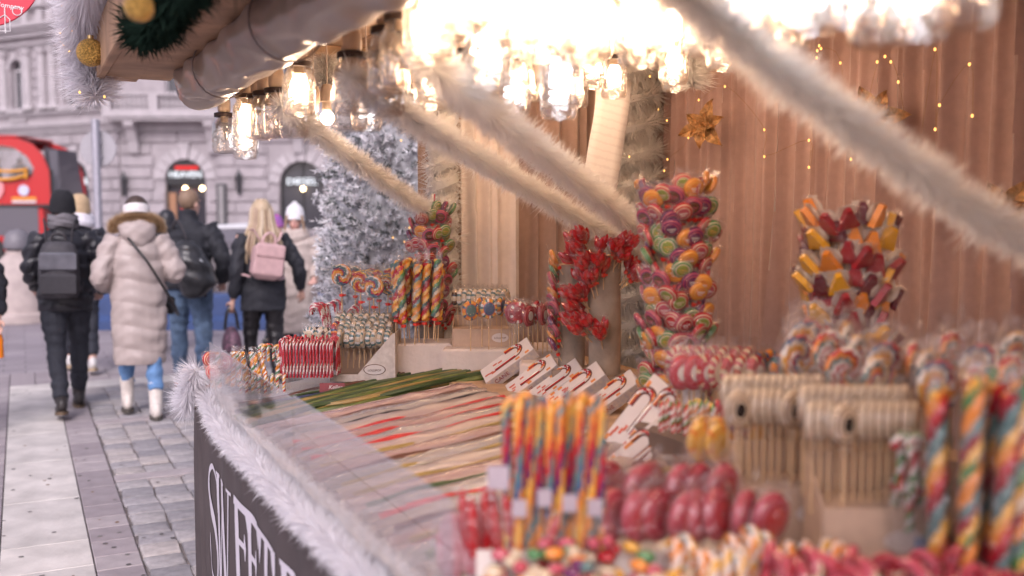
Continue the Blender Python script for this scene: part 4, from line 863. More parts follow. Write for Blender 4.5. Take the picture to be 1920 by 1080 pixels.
TL, TR_, BL, BR = (Vector(p) for p in ((2.301, 3.832, 2.214), (2.468, 3.809, 2.249), (2.188, 3.791, 1.731), (2.343, 3.766, 1.669)))
q = MB(); vs = []; 
for i in range(13):
    for j in range(5):
        f, g_ = i / 12, j / 4; p = (TL.lerp(TR_, g_)).lerp(BL.lerp(BR, g_), f); p += Vector((0, -1, 0)) * (.03 * math.sin(PI * f) + .003 * math.sin(PI * g_) + .006 * math.sin(9 * f)); vs.append(p)
q.add(vs, [[i * 5 + j, i * 5 + j + 1, i * 5 + 6 + j, i * 5 + 5 + j] for i in range(12) for j in range(4)])
o = thing('paper_letter', 'long handwritten white paper hanging before the tan curtain', 'letter', [('sheet', q.mesh('sheet', letter_mat()))]); o.children[0].modifiers.new('t', 'SOLIDIFY').thickness = .0012
q = MB(); q.tube([TL.lerp(TR_, .5), (2.40, 3.85, 2.42)], .002, 5); link('thread', q.mesh('thread', fleece), o)
# ---- gold poinsettias
gold = mat('gold_foil', (.62, .38, .18), .4, .55, var=.35, vscale=60, bump=.5, bscale=90)
def petal(L_, w):
    q = MB(); vs = []; fs = []
    for i in range(9):
        f = i / 8; hw = w * math.sin(PI * min(1, f * .97 + .03)) ** .8 * (1 - .35 * f); z = .035 * math.sin(f * 2.4) - .02 * f
        for j in (-1, -.5, 0, .5, 1): vs.append((j * hw * (1 + .06 * math.sin(i * 5 + j)), f * L_, z + .018 * abs(j) + .004 * math.sin(i * 2.7) * j))
    for i in range(8):
        for j in range(4): fs.append([i * 5 + j, i * 5 + j + 1, i * 5 + 6 + j, i * 5 + 5 + j])
    q.add(vs, fs); return q.mesh('petal', gold)
pets = [petal(.125, .036), petal(.10, .034), petal(.075, .026)]
def poinsettia(label, y, z, rot):
    M = T(2.70, y, z) @ RZ(R(32)) @ RY(R(-90)) @ RZ(rot) ; pt = []
    for k in range(6): pt.append(('petal', pets[k % 2], None, RZ(k * PI / 3 + .2 * math.sin(k * 3)) @ RX(R(8))))
    for k in range(5): pt.append(('petal', pets[2], None, T(0, 0, .012) @ RZ(k * PI * .4 + .3) @ RX(R(26))))
    for k in range(6):
        b = MB(); b.ell((.012 * math.cos(k), .012 * math.sin(k), .03), (.006, .006, .007), 8, 6); pt.append(('berry', b.mesh('berry', gold)))
    st = MB(); st.tube([(0, 0, 0), (0, 0, -.1)], .004, 5); pt.append(('stem', st.mesh('stem', gold)))
    thing('gold_poinsettia', label, 'artificial flower', pt, M, 'gold flowers pinned on the curtain')
poinsettia('gold foil poinsettia in full view on the rose curtain', 3.56, 2.027, .3)
poinsettia('gold foil poinsettia half covered by the big swag', 2.59, 1.985, 1.1)
poinsettia('gold foil poinsettia cut by the right picture edge', 2.07, 1.66, 2.0)
# ---- fairy lights on the back curtain
FL = [(2.915, 2.282), (2.927, 2.239), (2.925, 2.265), (2.905, 2.27), (2.804, 2.203), (2.627, 2.183), (2.592, 2.197), (2.565, 2.175), (2.379, 2.191), (2.243, 2.124), (2.53, 2.102), (2.354, 2.006), (2.368, 1.928), (3.662, 2.273), (3.659, 2.154), (3.218, 1.99), (2.959, 1.93), (3.214, 1.881), (2.956, 1.827), (3.894, 1.902), (2.74, 1.847), (2.226, 1.96), (3.733, 1.992), (3.476, 2.193), (2.452, 1.834)]
srt = sorted(FL); q = MB(); q.tube(bez([(2.735, y, z + .004) for y, z in srt], 4), .0009, 4)
thing('fairy_light_string', 'thin string of warm fairy lights across the rose curtain', 'fairy lights', [('wire', q.mesh('wire', mat('copper_wire', (.35, .2, .1), .4, .8)))] + [('fairy_bulb', dot, None, T(2.732, y, z)) for y, z in FL])
# ---- jar lamps
jg = film('jar_glass', (.95, .925, .90), .06, .05, .03, .3, 25, .6); lidm = mat('jar_lid', (.055, .035, .03), .45, .5); sock = mat('socket_wood', (.62, .47, .34), .5, var=.1); cordm = mat('cream_cord', (.6, .5, .42), .7)
jp = MB(); jp.lathe([(.034, .172), (.04, .158), (.0415, .148), (.052, .132), (.0555, .115), (.0555, .03), (.053, .012), (.044, .002), (.02, .0), (.001, .003)], 28); jp.lathe([(.001, .009), (.04, .008), (.05, .016), (.0525, .03), (.0525, .115), (.049, .13), (.0385, .148), (.037, .16)], 28); jarm = jp.mesh('jar', jg)
lp = MB(); lp.lathe([(.001, .182), (.040, .181), (.0445, .178), (.0445, .162), (.041, .161), (.041, .176), (.001, .177)], 24); lidme = lp.mesh('lid', lidm)
sp_ = MB(); sp_.lathe([(.001, .275), (.006, .274), (.016, .262), (.024, .25), (.026, .235), (.028, .232), (.028, .19), (.025, .183)], 16); sp_.lathe([(.018, .176), (.018, .14), (.001, .138)], 12); sockm = sp_.mesh('socket', sock)
cm_ = MB(); cm_.tube([(0, 0, .272), (0, 0, .40)], .003, 6); cordme = cm_.mesh('cord', cordm)
warm = emis('bulb_warm', (1, .71, .49), 40); cool = emis('bulb_cool', (.78, .85, 1), 9); off = film('bulb_off', (.93, .9, .85), .08, .05, .1, 0, 1, .5)
gb = MB(); gb.lathe([(.014, .142), (.02, .128), (.028, .11), (.0305, .092), (.028, .076), (.018, .064), (.001, .06)], 18)
hb_ = MB(); hb_.tube([(.024 * math.cos(t_ * 2 * PI * 4), .024 * math.sin(t_ * 2 * PI * 4), .135 - .085 * t_) for t_ in np.linspace(0, 1, 70)], .0062, 6)
bm = {'w': gb.mesh('bulb', warm), 'c': hb_.mesh('bulb', cool), '0': gb.mesh('bulb', off)}
J1 = [(.83, 4.58, '0'), (.90, 4.47, 'c'), (.87, 4.33, 'w'), (.835, 4.12, 'w'), (.85, 3.97, '0'), (.845, 3.83, '0'), (.855, 3.68, '0'), (.885, 3.54, '0'), (.845, 3.31, 'w'), (.90, 2.93, '0'), (.87, 2.80, '0'), (.93, 2.69, '0'), (.885, 2.54, '0'), (.87, 2.39, '0')]
J2 = [(1.12, 3.44, 'c'), (1.16, 2.92, 'w'), (1.16, 2.61, '0'), (1.09, 2.38, '0'), (1.03, 2.22, 'c'), (1.36, 2.75, 'c'), (1.44, 2.61, 'c'), (1.31, 2.36, 'c'), (1.22, 2.09, 'w'), (1.27, 1.91, 'w'), (.87, 2.23, 'w'), (.81, 2.05, 'w'), (.78, 1.90, 'w'), (.90, 1.93, 'w'), (.89, 1.78, 'w'), (1.02, 1.92, 'w'), (1.13, 1.93, 'w'), (1.02, 1.75, 'w'), (1.16, 1.76, 'w'), (1.38, 1.81, 'w'), (1.27, 1.62, 'w'), (1.10, 1.36, 'c'), (1.22, 1.33, 'c'), (1.20, 1.22, 'c'), (1.31, 1.18, 'c'), (1.36, 1.30, '0'), (1.28, 1.07, '0'), (.72, 1.66, 'w'), (.83, 1.50, 'w'), (1.08, 2.13, '0'), (1.47, 3.10, '0'), (.95, .62, 'w'), (1.15, .78, 'w'), (1.32, .5, 'w'), (1.55, .42, 'w'), (1.75, .3, 'w'), (1.0, .3, 'w'), (1.3, .12, 'w'), (1.6, .0, 'w'), (1.9, .12, 'w'), (2.1, -.1, 'w'), (1.45, 1.65, 'w'), (1.2, 1.45, 'w')]  # the out-of-view jars near the camera are added to light the counter
JL = {'w': 'warm', 'c': 'cool white', '0': 'unlit'}
r_ = random.Random(5)
zb = [1.915, 1.885, 1.915, 1.95, 1.935, 1.93, 1.925, 1.915, 1.97, 1.895, 1.93, 1.92, 1.96, 1.965]
def jar(x, y, k, z, label, group):
    thing('jar_lamp', label, 'lamp', [('jar', jarm), ('lid', lidme), ('socket', sockm), ('cord', cordme), ('bulb', bm[k])], T(x, y, z) @ RZ(r_.uniform(0, 6)), group)
J_fill = [(1.45, 3.6), (1.6, 3.3), (1.8, 3.62), (1.75, 3.02), (2.0, 3.35), (1.95, 2.8), (2.2, 3.1), (1.5, 2.95), (2.25, 3.6), (1.62, 3.9), (2.0, 3.9), (1.5, 4.1), (1.85, 4.1), (2.3, 4.0), (2.35, 3.3), (2.15, 2.75), (1.8, 2.55), (1.62, 2.7), (2.05, 2.5), (2.45, 2.9)]  # upper tier of lamps added behind the glow to brighten the far end
short = MB(); short.tube([(0, 0, .272), (0, 0, .292)], .003, 6); shortm = short.mesh('cord', cordm)
for (x, y) in J_fill: thing('jar_lamp', 'unseen warm jar lamp added under the ceiling for far end light', 'lamp', [('jar', jarm), ('lid', lidme), ('socket', sockm), ('cord', shortm), ('bulb', bm['w'])], T(x, y, 2.128), 'warm jar lamps added to light the far end')
ordn = ['first', 'second', 'third', 'fourth', 'fifth', 'sixth', 'seventh', 'eighth', 'ninth', 'tenth', 'eleventh', 'twelfth', 'thirteenth', 'fourteenth']
for i, (x, y, k) in enumerate(J1): jar(x, y, k, zb[i], '%s glass jar lamp, %s from the far end of the outer row' % (JL[k], ordn[i]), 'jar lamps hanging under the awning')
for i, (x, y, k) in enumerate(J2): jar(x, y, k, (1.985 if k == 'w' else 1.94) + r_.uniform(-.015, .015), '%s glass jar lamp in the crowded cluster inside the stall' % JL[k], '%s jar lamps inside the stall' % JL[k])
# bare globe lamps
gl = MB(); gl.ell((0, 0, 0), (.027, .027, .027), 18, 12); gs = MB(); gs.lathe([(.014, .025), (.02, .032), (.021, .06), (.026, .062), (.026, .105), (.018, .125), (.001, .13)], 14); gc = MB(); gc.tube([(0, 0, .12), (0, 0, .4)], .003, 6)
for (x, y, k, lb) in ((1.065, 3.754, 'w', 'lit bare globe bulb hanging between the jar lamps'), (1.03, 3.82, '0', 'unlit bare globe bulb beside the lit globe')):
    g2 = MB(); g2.ell((0, 0, 0), (.027, .027, .027), 18, 12)
    thing('globe_lamp', lb, 'lamp', [('bulb', g2.mesh('bulb', warm if k == 'w' else off)), ('socket', gs.mesh('socket', sock)), ('cord', gc.mesh('cord', cordm))], T(x, y, 2.013))
# ---- eave garlands, baubles
WG = bez([(.245, 2.6, 2.55), (.25, 3.4, 2.53), (.25, 4.0, 2.50), (.25, 4.35, 2.44), (.262, 4.5, 2.34), (.275, 4.54, 2.23), (.30, 4.52, 2.13)], 10)
tws = fur_mat('tinsel_pure', (.88, .86, .90), .45); garland('tinsel_garland', 'white tinsel garland dropping from the roof corner with fairy lights', WG, .125, 15000, m=tws, width=.0026, extra=dots_on(WG, .09, 26, 8, (-.5, -1)))
gn = fur_mat('pine_green', (.014, .027, .02), .1); GG = bez([(.375, 3.22, 2.185), (.395, 3.05, 2.2), (.40, 2.85, 2.165), (.41, 2.5, 2.19), (.42, 2.1, 2.17), (.42, 1.5, 2.18)], 10)
garland('pine_garland', 'dark green artificial pine garland along the eave', [(p.x - .045 + .035 * math.sin(i * 1.15), p.y, p.z - .005 + .035 * math.cos(i * 1.15)) for i, p in enumerate(GG)], [.05 + .022 * abs(math.sin(i * 1.7)) for i in range(len(GG))], 4200, m=gn, mcore=gn, width=.0036)
glit = mat('gold_glitter', (.55, .33, .09), .32, .85, var=.6, vscale=160, bump=1.0, bscale=260)
for (p, lb) in (((.268, 4.24, 2.272), 'gold glitter bauble on the white roof corner garland'), ((.235, 2.22, 2.075), 'gold glitter bauble at the top edge by the pine garland')):
    rb_ = .054 if p[1] > 3 else .031
    b = MB(); b.ell((0, 0, 0), (rb_, rb_, rb_), 24, 16); c = MB(); c.lathe([(rb_ * .22, rb_ * .97), (rb_ * .22, rb_ * 1.22), (.001, rb_ * 1.25)], 10)
    thing('bauble', lb, 'bauble', [('ball', b.mesh('ball', glit)), ('cap', c.mesh('cap', mat('gold_cap', (.5, .35, .15), .3, .9)))], T(*p), 'gold baubles on the eave')
# ---- round red sign
sr = mat('sign_red_paint', (.62, .03, .06), .45, var=.02); sw = mat('sign_white', (.8, .78, .78), .5)
b = MB(); b.lathe([(.001, .006), (.282, .006), (.285, .003), (.285, -.003), (.282, -.006), (.001, -.006)], 64)
ln = MB(); LNM = T(-.03, -.07, 0); ln.tube([(.145, -.115, .0085), (.145, -.235, .0085)], .0025, 4, 0, LNM); ln.tube([(.115, -.17, .0085), (.145, -.15, .0085), (.165, -.17, .0085), (.165, -.225, .0085), (.105, -.225, .0085)], .0025, 4, 0, LNM); ln.tube([(.168 + .02 * math.cos(a), -.2 + .02 * math.sin(a), .0085) for a in np.linspace(0, 6.28, 16)], .0022, 4)
tx = text_mesh('lettering', 'The Coca-Cola Company', .031, sw, .0008, 'RIGHT')
wire = MB(); wire.tube([(-.1, .26, 0), (-.1, .55, 0)], .003, 5)
thing('hanging_sign', 'round red advertising sign with white lettering in the top left corner', 'sign', [('sign_disc', b.mesh('sign_disc', sr)), ('lettering', tx, None, T(.197, -.185, .0075) @ RZ(R(-6))), ('line_drawing', ln.mesh('line_drawing', sw)), ('hanger', wire.mesh('hanger', galv))], T(-.144, 5.309, 2.793) @ RZ(R(-10)) @ RX(PI / 2))
# ---- flocked Christmas tree behind the far end
def tree():
    c = Vector((2.14, 6.05, 0)); q = MB(); q.tube([c, c + Vector((0, 0, 3.9))], [.07, .01], 8); P = []; mi = []
    r_ = np.random.default_rng(4)
    tips = []
    for k in range(3300):
        z = r_.uniform(.25, 3.2); rmax = .61 * (1 - (z - .2) / 4.6) ** .75; a = R(251) + r_.uniform(-2.1, 2.1); lump = 1 + .10 * math.sin(a * 7 + z * 5) * math.sin(z * 9 + a * 2)
        tips.append((a, rmax * lump * r_.uniform(.74, 1.06), z))
    for (a, rr, z) in tips:
        tip = np.array([c.x + rr * math.cos(a), c.y + rr * math.sin(a), z]); d = np.array([math.cos(a + r_.uniform(-.9, .9)), math.sin(a + r_.uniform(-.9, .9)), r_.uniform(-.3, .75)]); d /= np.linalg.norm(d)
        L_ = r_.uniform(.07, .14); n = 26; s = r_.uniform(0, 1, n); pos = tip - d * L_ * s[:, None]
        rn = r_.normal(size=(n, 3)); dd = rn - d * (rn @ d)[:, None]; dd /= np.linalg.norm(dd, axis=1, keepdims=True); dd = dd * .7 + d * r_.uniform(.5, 1.0, (n, 1)); dd /= np.linalg.norm(dd, axis=1, keepdims=True); l = r_.uniform(.022, .042, n)
        side = np.cross(dd, r_.normal(size=(n, 3))); side /= np.linalg.norm(side, axis=1, keepdims=True)
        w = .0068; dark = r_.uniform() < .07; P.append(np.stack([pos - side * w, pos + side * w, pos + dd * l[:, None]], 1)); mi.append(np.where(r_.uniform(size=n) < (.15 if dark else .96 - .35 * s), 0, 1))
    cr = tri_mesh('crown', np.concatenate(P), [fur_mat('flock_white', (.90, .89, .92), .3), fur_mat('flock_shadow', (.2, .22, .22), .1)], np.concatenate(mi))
    inn = MB(); inn.lathe([(.43, .25), (.45, .6), (.37, 1.6), (.26, 2.6), (.1, 3.5), (.01, 3.85)], 18, 0, T(c.x, c.y, 0), None, .12); 
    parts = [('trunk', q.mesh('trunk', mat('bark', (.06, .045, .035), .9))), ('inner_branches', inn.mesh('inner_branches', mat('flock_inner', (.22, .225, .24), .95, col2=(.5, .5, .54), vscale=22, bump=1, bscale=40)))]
    r2 = random.Random(2)
    for k in range(44):
        a = r2.uniform(PI * .95, PI * 1.9); z = r2.uniform(.5, 2.4); rr = .665 * (1 - (z - .2) / 4.6) ** .75; parts.append(('fairy_bulb', dot, None, T(c.x + rr * math.cos(a), c.y + rr * math.sin(a), z)))
    o = thing('flocked_tree', 'white flocked Christmas tree standing just beyond the stall end', 'tree', parts); k = link('crown', cr, o); k['kind'] = 'stuff'
    b = MB(); b.lathe([(.001, 0), (.3, 0), (.3, .12), (.26, .3), (.001, .3)], 16, 0, T(c.x, c.y, 0)); link('stand', b.mesh('stand', fleece), o)
tree()
# ---- front banner with lettering
ban = mat('banner_cloth', (.085, .069, .07), .7, var=.1, vscale=5, spec=.2); lett = mat('banner_letters', (.62, .58, .64), .6, var=.03)
def ban_x(y, z): return XF - .012 - .010 * math.exp(-((y - 4.12) / .12) ** 2) * math.sin(y * 50) - .006 * math.sin(y * 9 + z * 2) - .012 * max(0, z - .62) / .2 * math.sin(y * 23 + 1) * math.exp(-((z - .84) / .2) ** 2)
q = MB(); NY, NZ = 150, 16; vs = []
for i in range(NY + 1):
    for j in range(NZ + 1): y = lerp(4.31, -.5, i / NY); z = lerp(.04, .855, j / NZ); vs.append((ban_x(y, z), y, z))
q.add(vs, [[i * (NZ + 1) + j, i * (NZ + 1) + j + 1, (i + 1) * (NZ + 1) + j + 1, (i + 1) * (NZ + 1) + j] for i in range(NY) for j in range(NZ)])
def stroke(mb, pts, wid, y0, w, z0=.226, h=.455):
    """flat lettering stroke in a unit cell mapped on the banner"""
    P = [Vector((a, b, 0)) for a, b in pts]; k = len(P); vs = []
    wid = wid if hasattr(wid, '__len__') else [wid] * k
    for i in range(k):
        t = (P[min(i + 1, k - 1)] - P[max(i - 1, 0)]); t = Vector((t.x * w, t.y * h, 0)).normalized(); nn = Vector((-t.y, t.x, 0)) * wid[i] / 2
        for sgn in (1, -1):
            u = P[i].x * w + nn.x * sgn; v = P[i].y * h + nn.y * sgn; yy = y0 - u; zz = z0 + v; vs.append((ban_x(yy, zz) - .003, yy, zz))
    mb.add(vs, [[2 * i, 2 * i + 1, 2 * i + 3, 2 * i + 2] for i in range(k - 1)])
def sub(a, b, n=6): return [(lerp(a[0], b[0], i / n), lerp(a[1], b[1], i / n)) for i in range(n + 1)]
def letter(ch, y0, w):
    m = MB(); TK, TN = .05, .018
    if ch == 'S':
        c = [tuple(p)[:2] for p in bez([(.92, .76, 0), (.86, .92, 0), (.5, 1.0, 0), (.14, .9, 0), (.08, .74, 0), (.3, .6, 0), (.68, .46, 0), (.92, .28, 0), (.84, .08, 0), (.5, .0, 0), (.14, .08, 0), (.06, .26, 0)], 4)]
        k = len(c); stroke(m, c, [TN + (TK * 1.15 - TN) * math.exp(-((i / (k - 1) - .5) / .2) ** 2) for i in range(k)], y0, w); stroke(m, sub((.95, .66), (.92, .86)), [.004, .01, .016, .02, .02, .014, .006], y0, w); stroke(m, sub((.06, .14), (.04, .36)), [.006, .014, .02, .02, .016, .01, .004], y0, w)
    if ch == 'W':
        for a, b, t_ in (((.06, 1), (.3, 0), TK), ((.3, 0), (.5, .98), TN), ((.44, 1), (.72, 0), TK), ((.72, 0), (.94, 1), TN)): stroke(m, sub(a, b), t_, y0, w)
        for x in (.06, .46, .94): stroke(m, sub((x - .13, .99), (x + .13, .99), 3), .012, y0, w)
    if ch in 'ET':
        x = .22 if ch == 'E' else .5; stroke(m, sub((x, 0), (x, 1)), TK, y0, w); stroke(m, sub((x - .2, .012), (x + .2, .012), 3), .013, y0, w); 
        if ch == 'E':
            stroke(m, sub((.02, .985), (.92, .985)), .03, y0, w); stroke(m, sub((.02, .018), (.95, .018)), .03, y0, w); stroke(m, sub((.24, .70), (.72, .70), 3), .022, y0, w)
            stroke(m, sub((.92, 1), (.98, .84)), [.045, .04, .034, .028, .02, .012, .004], y0, w); stroke(m, sub((.94, .0), (1.0, .26)), [.05, .044, .038, .03, .02, .012, .004], y0, w); stroke(m, sub((.74, .60), (.74, .80)), [.006, .014, .024, .034, .024, .014, .006], y0, w)
        else:
            stroke(m, sub((.02, .99), (.98, .99)), TN, y0, w)
            for sx in (-1, 1): stroke(m, sub((.5 + sx * .45, 1), (.5 + sx * .5, .76)), [.07, .06, .05, .04, .028, .018, .006], y0, w)
    if ch == 'B':
        stroke(m, sub((.22, 0), (.22, 1)), TK, y0, w); stroke(m, sub((.02, .99), (.5, .99)), TN, y0, w); stroke(m, sub((.02, .012), (.5, .012)), TN, y0, w)
        for (z0_, z1_, xx) in ((.5, 1, .84), (0, .5, .95)):
            c = [tuple(p)[:2] for p in bez([(.45, z1_ - .01, 0), (xx - .1, z1_ - .04, 0), (xx, (z0_ + z1_) / 2, 0), (xx - .1, z0_ + .04, 0), (.3, z0_ + .01, 0)], 4)]; k = len(c); stroke(m, c, [TN + (TK - TN) * math.sin(PI * i / (k - 1)) ** 2 for i in range(k)], y0, w)
    if ch == 'A':
        stroke(m, sub((.05, 0), (.5, 1)), TN, y0, w); stroke(m, sub((.5, 1), (.95, 0)), TK, y0, w); stroke(m, sub((.2, .35), (.78, .35)), TN, y0, w)
    if ch == 'R':
        stroke(m, sub((.22, 0), (.22, 1)), TK, y0, w); c = [tuple(p)[:2] for p in bez([(.1, .99, 0), (.75, .95, 0), (.88, .74, 0), (.7, .53, 0), (.25, .5, 0)], 4)]; stroke(m, c, [TN + .03 * math.sin(PI * i / (len(c) - 1)) ** 2 for i in range(len(c))], y0, w); stroke(m, sub((.5, .5), (.95, 0)), TK, y0, w)
    return m.mesh('letter', lett)
bp_ = [('cloth', q.mesh('cloth', ban))]
for ch, ya, yb in (('S', 4.0, 3.77), ('W', 3.79, 3.49), ('E', 3.43, 3.23), ('E', 3.25, 3.06), ('T', 3.04, 2.81), ('B', 2.74, 2.55), ('A', 2.5, 2.28), ('R', 2.25, 2.02)): bp_.append(('letter', letter(ch, ya, ya - yb)))
thing('front_banner', 'dark grey banner with tall pale serif letters on the stall front', 'banner', bp_)
# ---- white fur edging along the counter front
FG = [(XF - .015, y, z + .012) for y, z in ((3.93, .93), (3.75, .875), (3.4, .86), (3.0, .87), (2.6, .865), (2.2, .875), (1.8, .87), (1.4, .875), (.9, .87), (.3, .87))]
garland('fur_garland', 'thick white fur trim along the counter front edge', bez(FG, 8), .055, 9500, m=tws, width=.0021)
garland('fur_garland', 'white fur tuft bunched on the far counter corner', bez([(XF - .02, 4.42, .82), (XF - .03, 4.33, .90), (XF - .0, 4.28, 1.0)], 6), .085, 11000, m=tws, width=.0021)
# ---- clear guard panels
pg = film('plexi', (.985, .985, .99), .045, .03, .04, 0, 1, .6)
def panel(p, q_, label):
    b = MB(); b.b2(p, q_, 0, None, .002); thing('sneeze_guard', label, 'guard', b.mesh('sneeze_guard', pg), None, 'clear guards round the counter')
panel((XF + .004, 2.66, .88), (XF + .009, 3.99, 1.15), 'clear acrylic guard standing at the far half of the counter front')
panel((XF + .004, 1.545, .88), (XF + .009, 2.652, 1.16), 'clear acrylic guard standing at the near half of the counter front')
# ================================================================ SWEETS
def sug(n, c, r=.22): return mat('sugar_' + n, c, r, var=.05, coat=.3)
RED, WHT, ORG, YEL, GRN, BLU, PNK, PUR, CRM, TEAL, BRN, BLK, LGR, CRI = (sug(*a) for a in (('red', (.44, .018, .025)), ('white', (.68, .62, .58)), ('orange', (.70, .24, .04)), ('yellow', (.70, .38, .07)), ('green', (.08, .22, .08)), ('blue', (.05, .10, .20)), ('pink', (.45, .075, .105)), ('purple', (.13, .02, .09)), ('cream', (.60, .47, .33)), ('teal', (.10, .18, .18)), ('brown', (.12, .045, .02)), ('black', (.02, .015, .015)), ('lime', (.24, .30, .05)), ('crimson', (.25, .010, .022))))
ALL = [RED, WHT, ORG, YEL, GRN, BLU, PNK, PUR, CRM, TEAL, BRN, BLK, LGR, CRI]; IX = {n: i for i, n in enumerate('RWOYGBPUCTNKLD')}
def pat(s): return [IX[c] for c in s]
stickm = mat('birch_stick', (.62, .42, .24), .7, var=.1); tie = mat('red_tie', (.75, .04, .02), .4); wrap = film('cellophane', (.992, .992, .99), .045, .12, .010, 1.0, 55, .35); card = mat('kraft_card', (.52, .37, .27), .8, var=.06, vscale=40); cardw = mat('white_card', (.66, .58, .54), .75, var=.04)
acr = film('acrylic_box', (.98, .98, .98), .05, .04, .03, 0, 1, .4)
rr = random.Random(21)
def IM(x, y, z): return T(x, y, z) @ RZ(R(-YAW))
# --- candy shapes
def cane_path(L_, rc, n=16, hook=PI * 1.05):
    return [(0, 0, L_ * i / n) for i in range(n)] + [(rc - rc * math.cos(a), 0, L_ + rc * math.sin(a)) for a in np.linspace(0, hook, 12)]
def cane(L_, rc, r, p, tw=1.1, n=9): q = MB(); q.tube(cane_path(L_, rc), r, n, 0, None, pat(p), tw); return q.mesh('candy_cane', ALL)
def rope(L_, r, p, tw=.42, lobes=3, la=.16, z0=0, n=12, k=34): 
    q = MB(); q.tube([(0, 0, z0 + L_ * i / k) for i in range(k + 1)], [r * (.6 if i in (0, k) else 1) for i in range(k + 1)], n, 0, None, pat(p), tw, True, lobes, la); return q.mesh('twist_candy', ALL)
def swirl(R_, r, p, z, turns=None):
    turns = turns or (R_ / (2 * r)); q = MB(); N = int(turns * 22); path = []
    for i in range(N + 1):
        f = i / N; rad = r * .4 + (R_ - r) * f; a = turns * 2 * PI * f; path.append((rad * math.cos(a), 0, z + rad * math.sin(a)))
    q.tube(path, r, 7, 0, None, pat(p), .5); return q.mesh('swirl_candy', ALL)
def disc(R_, z, face, rim, t=.009, dot=None, ell=1.0, sect=True, script=False):
    """flat round lollipop with printed face, facing -y"""
    q = MB(); f, f2 = IX[face[0]], IX[face[-1]]; M = T(0, 0, z) @ RX(PI / 2) @ Matrix.Diagonal((1, ell, 1, 1)); r1, r2 = IX[rim[0]], IX[rim[1]]
    if sect: q.lathe([(.001, t + .002, f), (R_ * .58, t + .0015, f), (R_ * .62, t + .001, f2), (R_ * .68, t, -1), (R_ * .9, t * .9, -1), (R_, 0, -1), (R_ * .9, -t * .9, -1), (R_ * .66, -t, f), (.001, -t, f)], 24, 0, M, pat(rim))
    else: q.lathe([(.001, t + .002, f), (R_ * .56, t + .0018, f), (R_ * .58, t + .001, r2), (R_ * .68, t + .0005, r1), (R_ * .86, t * .95, r2), (R_ * .93, t * .7, r1), (R_, 0, r1), (R_ * .93, -t * .7, r2), (R_ * .8, -t * .95, r1), (.001, -t, f)], 22, 0, M)
    if script:
        q.tube([(R_ * (-.36 + .72 * i / 9), R_ * (.1 * math.sin(i * 2.2) + .04 * i / 9), t + .0026) for i in range(10)], R_ * .045, 4, f2, M); q.tube([(R_ * -.2, R_ * -.24, t + .0026), (R_ * .22, R_ * -.22, t + .0026)], R_ * .035, 4, f2, M)
    if dot: q.lathe([(.001, t + .004, IX[dot]), (R_ * .42, t + .003, IX[dot]), (R_ * .43, t - .001, IX[dot])], 14, 0, M)
    return q.mesh('candy_disc', ALL)
def stick(L_, r=.0022): q = MB(); q.tube([(0, 0, 0), (0, 0, L_)], r, 6); return q.mesh('stick', stickm)
def pouch(R_, z, tail, flat=.42, seed=0, ell=1.0):
    """crumpled clear wrapper gathered on the stick"""
    r_ = random.Random(seed); q = MB(); n = 14; vs = []; rows = [(z - R_ * ell - tail, .22), (z - R_ * ell - tail * .55, .2), (z - R_ * ell - tail * .35, .35), (z - R_ * ell * .8, .8), (z - R_ * ell * .3, 1.1), (z + R_ * ell * .3, 1.14), (z + R_ * ell * .85, .95), (z + R_ * ell * 1.12, .8), (z + R_ * ell * 1.35, .95)]
    for i, (zz, s) in enumerate(rows):
        for j in range(n):
            a = 2 * PI * j / n; k = R_ * s * r_.uniform(.86, 1.12); fl = flat * (1 if i < 6 else .5); vs.append((k * math.cos(a), k * math.sin(a) * fl, zz + r_.uniform(-.05, .05) * R_ + (r_.uniform(-.2, .25) * R_ if i == 8 else 0)))
    q.add(vs, [[i * n + j, i * n + (j + 1) % n, i * n + n + (j + 1) % n, i * n + n + j] for i in range(len(rows) - 1) for j in range(n)]); return q.mesh('wrapper', wrap)
def band(z, r=.007): q = MB(); q.lathe([(r, z - .006), (r * 1.25, z - .003), (r * 1.2, z + .004), (r * .8, z + .006)], 8); q.box((r * 1.3, 0, z), (r * 1.6, .002, .006)); return q.mesh('tie', tie)
def lolly(name, label, parts, M, group, cat='lollipop'): return thing(name, label, cat, parts, M, group)
